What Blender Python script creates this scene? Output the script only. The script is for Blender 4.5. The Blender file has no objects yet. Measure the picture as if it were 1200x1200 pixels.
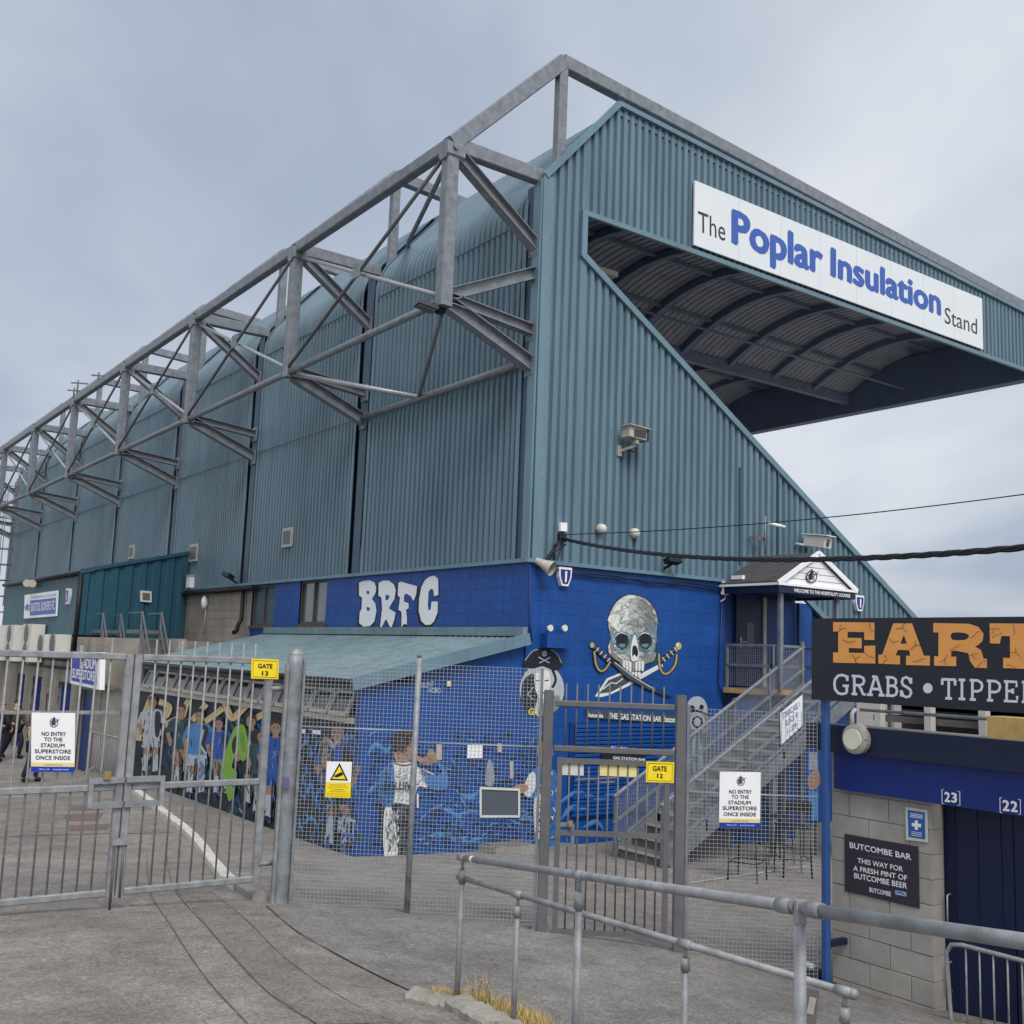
import bpy, bmesh, math, random
import numpy as np
from mathutils import Vector, Matrix
from mathutils.geometry import tessellate_polygon
random.seed(7)
R = math.radians
scn = bpy.context.scene
col = scn.collection

# ------------------------------------------------------------------ camera
# Two-vanishing-point calibration of the photograph: X runs along the gable wall, Y along the long back wall.
FPX = 1238.0
def _nz(v): v = np.array(v, float); return v / np.linalg.norm(v)
_ax = _nz((2330 - 600, 836 - 600, FPX)); _ay = _nz((-305 - 600, 736 - 600, FPX))
_ay = _nz(_ay - _ax * np.dot(_ax, _ay)); _az = -np.cross(_ax, _ay)
if _az[1] > 0: _az = -_az
CM = np.array([_ax, _ay, _az])
CAM = np.array([0, 0, 3.6])
cam = bpy.data.cameras.new('camera'); camo = bpy.data.objects.new('camera', cam); col.objects.link(camo)
r_, u_, b_ = CM[:, 0], -CM[:, 1], -CM[:, 2]
camo.matrix_world = Matrix(((r_[0], u_[0], b_[0], CAM[0]), (r_[1], u_[1], b_[1], CAM[1]), (r_[2], u_[2], b_[2], CAM[2]), (0, 0, 0, 1)))
cam.sensor_width = 36; cam.lens = 36 * FPX / 1200; cam.clip_start = .05; cam.clip_end = 3000
scn.camera = camo

# ------------------------------------------------------------------ sky, sun, exposure
SUN_AZ = 196; SUN_EL = 50
w = bpy.data.worlds.new('World'); scn.world = w; w.use_nodes = True
nt = w.node_tree; nt.nodes.clear(); N = nt.nodes.new; LK = nt.links.new
out = N('ShaderNodeOutputWorld'); bg = N('ShaderNodeBackground'); bg.inputs[1].default_value = .078
sky = N('ShaderNodeTexSky'); sky.sky_type = 'NISHITA'; sky.sun_disc = False
sky.sun_elevation = R(SUN_EL); sky.sun_rotation = R(SUN_AZ); sky.dust_density = 3; sky.air_density = 1.2
tc = N('ShaderNodeTexCoord'); sep = N('ShaderNodeSeparateXYZ'); LK(tc.outputs['Generated'], sep.inputs[0])
zz = N('ShaderNodeMath'); zz.operation = 'ABSOLUTE'; LK(sep.outputs[2], zz.inputs[0])
za = N('ShaderNodeMath'); za.operation = 'ADD'; za.inputs[1].default_value = .32; LK(zz.outputs[0], za.inputs[0])
dv = N('ShaderNodeVectorMath'); dv.operation = 'DIVIDE'; LK(tc.outputs['Generated'], dv.inputs[0]); LK(za.outputs[0], dv.inputs[1])
n1 = N('ShaderNodeTexNoise'); n1.inputs['Scale'].default_value = .95; n1.inputs['Detail'].default_value = 5; n1.inputs['Roughness'].default_value = .52
n1.inputs['Distortion'].default_value = .3
mp = N('ShaderNodeMapping'); mp.inputs['Location'].default_value = (2.6, 1.1, .4); mp.inputs['Scale'].default_value = (1.0, .75, 1.0)
LK(dv.outputs[0], mp.inputs[0]); LK(mp.outputs[0], n1.inputs['Vector'])
cr = N('ShaderNodeValToRGB'); LK(n1.outputs[0], cr.inputs[0])
cr.color_ramp.elements[0].position = .34; cr.color_ramp.elements[0].color = (3.3, 3.85, 4.85, 1)
cr.color_ramp.elements[1].position = .68; cr.color_ramp.elements[1].color = (7.6, 7.75, 8.0, 1)
mx = N('ShaderNodeMixRGB'); mx.inputs[0].default_value = .9
LK(sky.outputs[0], mx.inputs[1]); LK(cr.outputs[0], mx.inputs[2]); LK(mx.outputs[0], bg.inputs[0]); LK(bg.outputs[0], out.inputs[0])
sl = bpy.data.lights.new('sun', 'SUN'); sl.energy = 1.5; sl.angle = R(30); sl.color = (1, .965, .92)
so = bpy.data.objects.new('sun', sl); col.objects.link(so)
_sd = Vector((math.sin(R(SUN_AZ)) * math.cos(R(SUN_EL)), math.cos(R(SUN_AZ)) * math.cos(R(SUN_EL)), math.sin(R(SUN_EL))))
so.rotation_euler = _sd.to_track_quat('Z', 'Y').to_euler(); so.location = (0, 0, 40)
scn.view_settings.view_transform = 'Standard'; scn.view_settings.look = 'None'
scn.view_settings.exposure = .66; scn.view_settings.gamma = 1

# ------------------------------------------------------------------ pixel -> place helpers
def ray(x, y): return CM @ np.array([(x - 600) / FPX, (y - 600) / FPX, 1.])
def on_x(v): return lambda x, y: Vector(CAM + ray(x, y) * ((v - CAM[0]) / ray(x, y)[0]))
def on_y(v): return lambda x, y: Vector(CAM + ray(x, y) * ((v - CAM[1]) / ray(x, y)[1]))
def on_line(p, q):
    n = np.array([-(q[1] - p[1]), q[0] - p[0]])
    def f(x, y):
        d = ray(x, y); return Vector(CAM + d * (np.dot(n, np.array(p[:2])) / np.dot(n, d[:2])))
    return f
YC, XW, XL = 15.1, 11.27, 8.07            # gable plane, back wall plane, lean-to front plane
BAY, NB = 6.6, 7
YE = YC + BAY * NB
E = on_y(YC); LW = on_x(XW); LF = on_x(XL); XT = 9.33; TB = on_x(XT)
GY = 10.12; G = on_y(GY)                  # vehicle gate plane
FP, FQ = (4.55, 10.03), (8.82, 6.8); FN = on_line(FP, FQ)

# ------------------------------------------------------------------ materials
def lin(c): return tuple(((v / 255) / 12.92 if v / 255 <= .04045 else ((v / 255 + .055) / 1.055) ** 2.4) for v in c)
MT = {}
def mat(name, rgb, rough=.6, metal=0., var=.12, scale=2.5, bump=.0, bscale=60, rnd=0., streak=0., spec=.4, grime=0.):
    if name in MT: return MT[name]
    m = bpy.data.materials.new(name); m.use_nodes = True; t = m.node_tree; b = t.nodes['Principled BSDF']
    b.inputs['Roughness'].default_value = rough; b.inputs['Metallic'].default_value = metal; b.inputs['Specular IOR Level'].default_value = spec
    g = t.nodes.new('ShaderNodeNewGeometry'); no = t.nodes.new('ShaderNodeTexNoise')
    no.inputs['Scale'].default_value = scale; no.inputs['Detail'].default_value = 5; no.inputs['Roughness'].default_value = .6
    if streak:
        mpn = t.nodes.new('ShaderNodeMapping'); mpn.inputs['Scale'].default_value = (1, 1, streak)
        t.links.new(g.outputs['Position'], mpn.inputs[0]); t.links.new(mpn.outputs[0], no.inputs['Vector'])
    else: t.links.new(g.outputs['Position'], no.inputs['Vector'])
    mr = t.nodes.new('ShaderNodeMapRange'); mr.inputs[1].default_value = .3; mr.inputs[2].default_value = .7
    mr.inputs[3].default_value = 1 - var; mr.inputs[4].default_value = 1 + var; t.links.new(no.outputs[0], mr.inputs[0])
    val = mr.outputs[0]
    if grime:                                              # long run-off streaks and patchy fading
        gm2 = t.nodes.new('ShaderNodeMapping'); gm2.inputs['Scale'].default_value = (9, 9, .35); gn = t.nodes.new('ShaderNodeTexNoise'); gn.inputs['Scale'].default_value = 1; gn.inputs['Detail'].default_value = 6; gn.inputs['Roughness'].default_value = .7
        t.links.new(g.outputs['Position'], gm2.inputs[0]); t.links.new(gm2.outputs[0], gn.inputs['Vector']); g3 = t.nodes.new('ShaderNodeMapRange'); g3.inputs[1].default_value = .35; g3.inputs[2].default_value = .68; g3.inputs[3].default_value = 1 + grime * .5; g3.inputs[4].default_value = 1 - grime
        t.links.new(gn.outputs[0], g3.inputs[0]); g4 = t.nodes.new('ShaderNodeMath'); g4.operation = 'MULTIPLY'; t.links.new(val, g4.inputs[0]); t.links.new(g3.outputs[0], g4.inputs[1]); val = g4.outputs[0]
    if rnd:
        oi = t.nodes.new('ShaderNodeObjectInfo'); m2 = t.nodes.new('ShaderNodeMapRange')
        m2.inputs[3].default_value = 1 - rnd; m2.inputs[4].default_value = 1 + rnd; t.links.new(oi.outputs['Random'], m2.inputs[0])
        mm = t.nodes.new('ShaderNodeMath'); mm.operation = 'MULTIPLY'; t.links.new(val, mm.inputs[0]); t.links.new(m2.outputs[0], mm.inputs[1]); val = mm.outputs[0]
    vm = t.nodes.new('ShaderNodeVectorMath'); vm.operation = 'SCALE'; vm.inputs[0].default_value = lin(rgb)
    t.links.new(val, vm.inputs['Scale']); t.links.new(vm.outputs[0], b.inputs['Base Color'])
    if bump:
        bn = t.nodes.new('ShaderNodeTexNoise'); bn.inputs['Scale'].default_value = bscale; bn.inputs['Detail'].default_value = 3
        t.links.new(g.outputs['Position'], bn.inputs['Vector'])
        bp = t.nodes.new('ShaderNodeBump'); bp.inputs['Strength'].default_value = bump; bp.inputs['Distance'].default_value = .01
        t.links.new(bn.outputs[0], bp.inputs['Height']); t.links.new(bp.outputs[0], b.inputs['Normal'])
    MT[name] = m; return m
TEAL = mat('teal_cladding', (101, 127, 141), .45, 0, .13, 1.1, streak=.25, grime=.16)
TEALT = mat('teal_trim', (106, 134, 148), .42, 0, .1, 1.5, streak=.3, grime=.12)
TEALD = mat('dark_teal_cladding', (40, 82, 100), .45, 0, .08, 1.2, streak=.3)
TEALR = mat('weathered_teal_roof', (116, 138, 144), .65, 0, .2, 2.2, grime=.15)
COLD = mat('blue_grey_column', (66, 88, 108), .5, 0, .1, 2)
STEEL = mat('galvanised_steel', (130, 135, 142), .5, .3, .24, 6, bump=.06, bscale=30)
STEELG = mat('weathered_galvanised', (148, 150, 153), .6, .3, .28, 9, bump=.2, bscale=60)
STEELR = mat('bright_rod_steel', (172, 176, 180), .45, .4, .12, 6)
GREYP = mat('grey_painted_steel', (104, 104, 106), .5, .1, .12, 6)
NAVYR = mat('roof_navy', (126, 140, 164), .6, 0, .12, 2)
SHEETU = mat('roof_sheet_underside', (165, 172, 184), .6, 0, .14, 2)
BLUE = mat('royal_blue_paint', (16, 74, 148), .5, 0, .10, 1.6, bump=.25, bscale=70, rnd=.06, grime=.16)
BLUED = mat('deep_blue_paint', (14, 52, 112), .5, 0, .1, 2)
NAVY = mat('navy_paint', (24, 36, 66), .45, 0, .1, 2)
NAVYD = mat('navy_door_paint', (16, 30, 66), .42, 0, .12, 2, streak=.2)
HEAD = mat('header_blue', (20, 46, 124), .4, 0, .06, 1.5)
POLEB = mat('pole_blue', (48, 84, 144), .45, 0, .14, 5)
BLOCK = mat('buff_concrete_block', (168, 164, 157), .9, 0, .12, 4, bump=.5, bscale=140, rnd=.08)
BLOCKF = mat('stained_concrete_block', (152, 144, 132), .9, 0, .26, 1.2, bump=.4, bscale=60, rnd=.08, streak=.4)
MORT = mat('mortar', (146, 140, 132), .95, 0, .1, 6)
CONC = mat('concrete', (150, 146, 138), .9, 0, .22, 1.6, bump=.4, bscale=50)
CONCD = mat('dark_concrete', (110, 106, 102), .9, 0, .25, 1.5, bump=.4, bscale=50)
KERBW = mat('worn_white_kerb_paint', (205, 200, 188), .8, 0, .25, 5, bump=.3, bscale=50)
WHITE = mat('white_paint', (243, 244, 246), .5, 0, .04, 3)
WHITEG = mat('off_white_plastic', (208, 208, 200), .5, 0, .06, 5)
CREAM = mat('cream_metal', (182, 177, 166), .5, 0, .1, 6)
YEL = mat('sign_yellow', (250, 222, 40), .45, 0, .04, 4)
CREAMY = mat('pale_yellow', (232, 216, 150), .5, 0, .04, 4)
BLACK = mat('black', (22, 22, 26), .55, 0, .1, 4)
CABLE = mat('cable_black', (30, 34, 42), .5, 0, .1, 8)
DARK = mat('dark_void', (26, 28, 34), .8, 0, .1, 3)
SIGNB = mat('sign_blue', (20, 60, 170), .45, 0, .04, 4)
LETB = mat('letter_blue', (58, 96, 178), .45, 0, .05, 4)
LETG = mat('letter_grey', (52, 56, 66), .5, 0, .05, 4)
ORANGE = mat('letter_orange', (236, 164, 88), .6, 0, .08, 5)
PLUM = mat('plum_sign', (54, 48, 62), .5, 0, .05, 4)
FELT = mat('roof_felt', (74, 74, 74), .9, 0, .22, 4, bump=.4, bscale=80)
MOSS = mat('moss', (104, 112, 70), .95, 0, .2, 10)
WOODY = mat('pale_timber', (196, 164, 104), .7, 0, .15, 8)
FRAMEB = mat('brown_window_frame', (84, 74, 66), .6, 0, .12, 5)
SKIN = mat('skin', (206, 160, 138), .55, 0, .06, 10)
GLASS = mat('window_glass', (92, 104, 110), .12, 0, .12, 1.2, spec=.6)
GLASSD = mat('dark_glass', (52, 58, 64), .12, 0, .12, 2, spec=.6)
RUST = mat('rusty_brown', (96, 88, 86), .8, 0, .25, 12)
LAMP = mat('lamp_lens', (226, 226, 208), .3, 0, .05, 8)
BRASSY = mat('paint_gold', (150, 128, 76), .5, 0, .15, 12)
GRASSM = mat('dry_grass', (196, 170, 112), .8, 0, .25, 20)
GRASSG = mat('weed_green', (96, 112, 62), .8, 0, .25, 20)

def ground_mat(name, c, patch=.25):
    m = bpy.data.materials.new(name); m.use_nodes = True; t = m.node_tree; b = t.nodes['Principled BSDF']; b.inputs['Roughness'].default_value = .88
    b.inputs['Specular IOR Level'].default_value = .3
    g = t.nodes.new('ShaderNodeNewGeometry')
    def noise(s, d, r=.6):
        n = t.nodes.new('ShaderNodeTexNoise'); n.inputs['Scale'].default_value = s; n.inputs['Detail'].default_value = d; n.inputs['Roughness'].default_value = r
        t.links.new(g.outputs['Position'], n.inputs['Vector']); return n.outputs[0]
    def rng(v, a, b2, lo=.3, hi=.7):
        q = t.nodes.new('ShaderNodeMapRange'); q.inputs[1].default_value = lo; q.inputs[2].default_value = hi; q.inputs[3].default_value = a; q.inputs[4].default_value = b2
        t.links.new(v, q.inputs[0]); return q.outputs[0]
    def mul(a, b2):
        q = t.nodes.new('ShaderNodeMath'); q.operation = 'MULTIPLY'; t.links.new(a, q.inputs[0]); t.links.new(b2, q.inputs[1]); return q.outputs[0]
    v = mul(rng(noise(.9, 7, .7), 1 - patch, 1 + patch), rng(noise(3.2, 4), .86, 1.12))
    fine = noise(120, 2); v = mul(v, rng(fine, .62, 1.38))
    v = mul(v, rng(noise(34, 3), .66, 1.34)); v = mul(v, rng(noise(9, 4), .86, 1.14))
    vo = t.nodes.new('ShaderNodeTexVoronoi'); vo.inputs['Scale'].default_value = 26; t.links.new(g.outputs['Position'], vo.inputs['Vector'])
    v = mul(v, rng(vo.outputs['Distance'], 1.9, 1.0, .0, .16))
    vm = t.nodes.new('ShaderNodeVectorMath'); vm.operation = 'SCALE'; vm.inputs[0].default_value = lin(c); t.links.new(v, vm.inputs['Scale'])
    t.links.new(vm.outputs[0], b.inputs['Base Color'])
    bp = t.nodes.new('ShaderNodeBump'); bp.inputs['Strength'].default_value = .55; bp.inputs['Distance'].default_value = .012
    t.links.new(fine, bp.inputs['Height']); t.links.new(bp.outputs[0], b.inputs['Normal']); return m
TAR = ground_mat('worn_tarmac', (133, 127, 122), .3); TARD = ground_mat('dark_tarmac_patch', (126, 120, 115), .3); TARL = ground_mat('pale_gritty_tarmac', (128, 125, 122), .26)

# ------------------------------------------------------------------ object helpers
def tag(o, label=None, cat=None, group=None, kind=None):
    if label: o['label'] = label
    if cat: o['category'] = cat
    if group: o['group'] = group
    if kind: o['kind'] = kind
    return o
def thing(name, loc, label, cat, group=None):
    o = bpy.data.objects.new(name, None); col.objects.link(o); o.location = Vector(loc); o.empty_display_size = .2
    o['wp'] = tuple(loc); return tag(o, label, cat, group)
def wpos(o): return Vector(o['wp']) if o is not None and 'wp' in o else Vector((0, 0, 0))
class MB:
    def __init__(s): s.v = []; s.f = []; s.m = []; s.mats = []
    def mi(s, m):
        if m is None: return 0
        if m not in s.mats: s.mats.append(m)
        return s.mats.index(m)
    def add(s, vs, fs, m=None):
        o = len(s.v); s.v += [Vector(p) for p in vs]; s.f += [tuple(i + o for i in f) for f in fs]; s.m += [s.mi(m)] * len(fs); return s
    def box(s, a, b, m=None):
        x0, x1 = sorted((a[0], b[0])); y0, y1 = sorted((a[1], b[1])); z0, z1 = sorted((a[2], b[2]))
        return s.add([(x0, y0, z0), (x1, y0, z0), (x1, y1, z0), (x0, y1, z0), (x0, y0, z1), (x1, y0, z1), (x1, y1, z1), (x0, y1, z1)],
                     [(0, 3, 2, 1), (4, 5, 6, 7), (0, 1, 5, 4), (1, 2, 6, 5), (2, 3, 7, 6), (3, 0, 4, 7)], m)
    def frame(s, p, q, up=(0, 0, 1)):
        p, q = Vector(p), Vector(q); d = (q - p).normalized(); upv = Vector(up)
        if abs(d.dot(upv)) > .98: upv = Vector((0, 1, 0)) if abs(d.y) < .9 else Vector((1, 0, 0))
        sd = d.cross(upv).normalized(); return p, q, d, sd, sd.cross(d)
    def beam(s, p, q, w, h, m=None, up=(0, 0, 1), c=0.):
        p, q, d, sd, u = s.frame(p, q, up); hw, hh = w / 2, h / 2
        pr = [(-hw, -hh), (hw, -hh), (hw, hh), (-hw, hh)]
        if c: pr = [(-hw + c, -hh), (hw - c, -hh), (hw, -hh + c), (hw, hh - c), (hw - c, hh), (-hw + c, hh), (-hw, hh - c), (-hw, -hh + c)]
        n = len(pr); vs = [p + sd * a + u * b for a, b in pr] + [q + sd * a + u * b for a, b in pr]
        return s.add(vs, [tuple(range(n))[::-1], tuple(range(n, 2 * n))] + [(i, (i + 1) % n, n + (i + 1) % n, n + i) for i in range(n)], m)
    def ibeam(s, p, q, w, h, m=None, up=(0, 0, 1), t=.018):
        P, Q, d, sd, u = s.frame(p, q, up)
        for k in (-1, 1): s.beam(P + u * k * (h / 2 - t / 2), Q + u * k * (h / 2 - t / 2), w, t, m, up)
        return s.beam(P, Q, t, h - 2 * t, m, up)
    def tube(s, pts, r, m=None, n=10, cap=True):
        pts = [Vector(p) for p in pts]; rs = r if isinstance(r, (list, tuple)) else [r] * len(pts); rings = []
        pu = None
        for i, p in enumerate(pts):
            d = (pts[min(i + 1, len(pts) - 1)] - pts[max(i - 1, 0)]).normalized()
            if pu is None: pu = Vector((0, 0, 1)) if abs(d.z) < .9 else Vector((0, 1, 0))
            sd = d.cross(pu).normalized(); u = sd.cross(d); pu = u
            rings.append([p + (sd * math.cos(2 * math.pi * k / n) + u * math.sin(2 * math.pi * k / n)) * rs[i] for k in range(n)])
        vs = [v for g in rings for v in g]; fs = []
        for i in range(len(pts) - 1):
            for k in range(n): fs.append((i * n + k, i * n + (k + 1) % n, (i + 1) * n + (k + 1) % n, (i + 1) * n + k))
        if cap: fs += [tuple(range(n))[::-1], tuple((len(pts) - 1) * n + k for k in range(n))]
        return s.add(vs, fs, m)
    def prism(s, poly, off, m=None):
        poly = [Vector(p) for p in poly]; off = Vector(off); n = len(poly)
        return s.add(poly + [p + off for p in poly], [tuple(range(n))[::-1], tuple(range(n, 2 * n))] + [(i, (i + 1) % n, n + (i + 1) % n, n + i) for i in range(n)], m)
    def ball(s, c, r, m=None, n=12, sc=(1, 1, 1), z0=-90, z1=90):
        c = Vector(c); rows = 8; vs = []; fs = []
        for i in range(rows + 1):
            a = R(z0 + (z1 - z0) * i / rows)
            for k in range(n):
                t = 2 * math.pi * k / n; vs.append(c + Vector((r * sc[0] * math.cos(a) * math.cos(t), r * sc[1] * math.cos(a) * math.sin(t), r * sc[2] * math.sin(a))))
        for i in range(rows):
            for k in range(n): fs.append((i * n + k, i * n + (k + 1) % n, (i + 1) * n + (k + 1) % n, (i + 1) * n + k))
        return s.add(vs, fs, m)
    def build(s, name, m=None, parent=None, smooth=False, label=None, kind=None):
        me = bpy.data.meshes.new(name)
        if parent is not None: o0 = wpos(parent)
        else:
            a = np.array([tuple(v) for v in s.v]); lo, hi = a.min(0), a.max(0); o0 = Vector(((lo[0] + hi[0]) / 2, (lo[1] + hi[1]) / 2, lo[2]))
        me.from_pydata([tuple(v - o0) for v in s.v], [], s.f)
        if s.mats:
            for mm in s.mats: me.materials.append(mm)
            me.polygons.foreach_set('material_index', s.m)
        else: me.materials.append(m)
        if smooth: me.polygons.foreach_set('use_smooth', [len(f) <= 4 for f in s.f])
        me.update()
        bm = bmesh.new(); bm.from_mesh(me); bmesh.ops.recalc_face_normals(bm, faces=bm.faces); bm.to_mesh(me); bm.free()
        o = bpy.data.objects.new(name, me); col.objects.link(o)
        if parent is not None: o.parent = parent; o['wp'] = tuple(o0)
        else: o.location = o0; o['wp'] = tuple(o0)
        if label: o['label'] = label
        if kind: o['kind'] = kind
        return o
def bx(name, a, b, m, parent=None, **k): return MB().box(a, b).build(name, m, parent, **k)
def bm_(name, p, q, w, h, m, parent=None, up=(0, 0, 1), c=0., **k): return MB().beam(p, q, w, h, None, up, c).build(name, m, parent, **k)
def ib_(name, p, q, w, h, m, parent=None, up=(0, 0, 1)): return MB().ibeam(p, q, w, h, None, up).build(name, m, parent)
def tb_(name, pts, r, m, parent=None, n=10, **k): return MB().tube(pts, r, None, n).build(name, m, parent, smooth=True, **k)
def towards(P): return (Vector(CAM) - P)
def plane_normal(a, b, c):
    n = (Vector(b) - Vector(a)).cross(Vector(c) - Vector(a)).normalized()
    return n if n.dot(towards(Vector(a))) > 0 else -n
def board(name, fn, px, th, m, parent=None, off=0., **k):
    """flat board given by four image corners on a real plane, with real thickness towards the viewer's side"""
    pts = [fn(*p) for p in px]; n = plane_normal(*pts[:3])
    return MB().prism([p + n * off for p in pts], n * th).build(name, m, parent, **k)

# --- flat paint: polygons and brush strokes traced on a wall plane, each layer a hair above the last
class Paint:
    def __init__(s, fn, off=.004, step=.0006, sample=((0, 0), (10, 0), (0, 10))):
        s.fn = fn; s.mb = MB(); s.off = off; s.step = step; s.n = None
    def _put(s, p2, tris, m):
        P = [s.fn(*p) for p in p2]
        if s.n is None:
            i = max(range(len(P)), key=lambda k: (P[k] - P[0]).length); a = P[0]; bb = P[i]
            j = max(range(len(P)), key=lambda k: (P[k] - a).cross(bb - a).length); s.n = plane_normal(a, bb, P[j])
        s.mb.add([p + s.n * s.off for p in P], tris, m); s.off += s.step
    def poly(s, pts, m):
        t = tessellate_polygon([[Vector((x, y, 0)) for x, y in pts]]); s._put(pts, [tuple(q) for q in t], m); return s
    def smooth(s, pts, m, k=4):
        return s.poly(catmull(pts, k, True), m)
    def stroke(s, pts, w, m, curve=False, taper=False):
        if curve: pts = catmull(pts, 5, False)
        L, Rr = [], []
        for i, p in enumerate(pts):
            a = pts[max(i - 1, 0)]; b = pts[min(i + 1, len(pts) - 1)]; d = math.hypot(b[0] - a[0], b[1] - a[1]) or 1
            nx, ny = -(b[1] - a[1]) / d, (b[0] - a[0]) / d; ww = w / 2
            if taper: ww *= max(.12, math.sin(math.pi * (i + .4) / (len(pts) - .2)))
            L.append((p[0] + nx * ww, p[1] + ny * ww)); Rr.append((p[0] - nx * ww, p[1] - ny * ww))
        n = len(pts); s._put(L + Rr, [(i, i + 1, n + i + 1, n + i) for i in range(n - 1)], m); return s
    def ell(s, cx, cy, rx, ry, m, n=20, rot=0):
        c, sn = math.cos(R(rot)), math.sin(R(rot))
        return s.poly([(cx + rx * math.cos(2 * math.pi * i / n) * c - ry * math.sin(2 * math.pi * i / n) * sn, cy + rx * math.cos(2 * math.pi * i / n) * sn + ry * math.sin(2 * math.pi * i / n) * c) for i in range(n)], m)
    def build(s, name, parent=None, **k): return s.mb.build(name, None, parent, **k)
def catmull(p, k, closed):
    n = len(p); o = []
    for i in range(n if closed else n - 1):
        g = lambda j: p[j % n] if closed else p[min(max(j, 0), n - 1)]
        a, b, c, d = g(i - 1), g(i), g(i + 1), g(i + 2)
        for t in range(k):
            t /= k; o.append(tuple(.5 * (2 * b[q] + (c[q] - a[q]) * t + (2 * a[q] - 5 * b[q] + 4 * c[q] - d[q]) * t * t + (3 * b[q] - a[q] - 3 * c[q] + d[q]) * t ** 3) for q in (0, 1)))
    if not closed: o.append(p[-1])
    return o

# --- lettering (built-in font turned into flat mesh), fitted to an image quad on a plane
_tx = {}
FONT = None
def text2d(s, bold=0., space=1.):
    """unit-box lettering; weight comes from stacked copies shifted sideways, one hair-thin layer each"""
    k = (s, bold, space)
    if k not in _tx:
        cu = bpy.data.curves.new('t', 'FONT'); cu.body = s; cu.resolution_u = 3; cu.space_character = space + max(bold, 0) * .9
        if FONT: cu.font = FONT
        o = bpy.data.objects.new('t', cu); col.objects.link(o); dg = bpy.context.evaluated_depsgraph_get()
        me = bpy.data.meshes.new_from_object(o.evaluated_get(dg))
        vs = [(v.co.x, v.co.y) for v in me.vertices]; fs = [tuple(p.vertices) for p in me.polygons]
        bpy.data.objects.remove(o); bpy.data.curves.remove(cu); bpy.data.meshes.remove(me)
        sh = [(0, 0)]
        if bold > 0:
            b = bold * 1.5; n = 8 if bold > .03 else 4; sh += [(b * math.cos(2 * math.pi * q / n + .4), b * .75 * math.sin(2 * math.pi * q / n + .4)) for q in range(n)]
        V, F = [], []
        for L, (dx, dy) in enumerate(sh):
            o_ = len(V); V += [(x + dx, y + dy, L) for x, y in vs]; F += [tuple(q + o_ for q in f) for f in fs]
        a = np.array(V); lo, hi = a.min(0), a.max(0)
        _tx[k] = ([((x - lo[0]) / (hi[0] - lo[0]), (y - lo[1]) / (hi[1] - lo[1]), L) for x, y, L in V], F)
    return _tx[k]
def text(s, fn, bl, br, tl, m, parent, off=.003, bold=0., space=1., name='lettering', shear=0.):
    A, B, C_ = fn(*bl), fn(*br), fn(*tl); n = plane_normal(A, B, C_); vs, fs = text2d(s, bold, space)
    return MB().add([A + (B - A) * (u + shear * v) + (C_ - A) * v + n * (off + q_ * .00012) for u, v, q_ in vs], fs).build(name, m, parent)
def text_w(s, A, B, C_, m, parent, off=.003, bold=0., name='lettering'):
    A, B, C_ = Vector(A), Vector(B), Vector(C_); n = plane_normal(A, B, C_); vs, fs = text2d(s, bold)
    return MB().add([A + (B - A) * u + (C_ - A) * v + n * (off + q_ * .00012) for u, v, q_ in vs], fs).build(name, m, parent)

# ------------------------------------------------------------------ ground
CP = [(0, 0, 2.02), (-5, 3, 2.0), (3, -3, 2.05), (2.05, GY, 1.25), (0, 10, 1.3), (-4, 12, 1.3), (4.59, 9.97, 1.13), (5.55, 9.25, 1.09), (6.6, 8.42, .97), (7.6, 7.6, .86), (8.82, 6.8, .6),
      (9.15, 6.95, .5), (9.15, 5.8, .56), (9.15, 4.4, .7), (9.15, 2, .9), (4.35, 6.5, 1.22), (4.6, 4.2, 1.15), (3.3, 3.2, 1.6), (12, YC, .33), (8.35, YC, .43), (XL, 20, .4), (XL, 26, .3), (12.3, 13.2, .35), (16, YC, .3), (20, 14, .3),
      (6.6, 29.4, 0), (XL, 34, 0), (0, 20, .55), (2, 30, .05), (-6, 24, .4), (XL, 46, -.2), (14, 8, .4), (18, 6, .4), (14, 0, .8)]
_P = np.array([(a, b) for a, b, c in CP], float); _n = len(CP)
def _U(r): return np.where(r > 1e-9, r * r * np.log(np.maximum(r, 1e-9)), 0.)
_K = _U(np.linalg.norm(_P[:, None] - _P[None], axis=2)) + np.eye(_n) * .6
_A = np.zeros((_n + 3, _n + 3)); _A[:_n, :_n] = _K; _A[:_n, _n:] = np.c_[np.ones(_n), _P]; _A[_n:, :_n] = _A[:_n, _n:].T
_W = np.linalg.solve(_A, np.r_[[c for a, b, c in CP], 0, 0, 0])
def gz_arr(q):
    q = np.c_[np.clip(q[:, 0], -8, 21), np.clip(q[:, 1], -5, 48)]
    return _U(np.linalg.norm(q[:, None] - _P[None], axis=2)) @ _W[:_n] + _W[_n] + q @ _W[_n + 1:]
def gz(x, y): return float(gz_arr(np.array([[x, y]]))[0])
def gp(x, y, dz=0.): return Vector((x, y, gz(x, y) + dz))
def on_ground(x, y, dz=0.):
    d = ray(x, y); t = 5.
    for _ in range(40):
        p = CAM + d * t; h = p[2] - gz(p[0], p[1]) - dz; t += h / max(-d[2], .02) * .7
    p = CAM + d * t; return Vector(p)
xs = [-900, -500, -250, -120, -60, -30, -18] + list(np.arange(-12, 22.01, .25)) + [26, 32, 45, 70, 130, 260, 500, 900]
ys = [-900, -400, -150, -60, -25, -12] + list(np.arange(-6, 40.01, .25)) + [44, 48, 56, 70, 100, 180, 300, 500, 900]
gg = np.array([(x, y) for y in ys for x in xs]); zz_ = gz_arr(gg); nx_ = len(xs)
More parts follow.
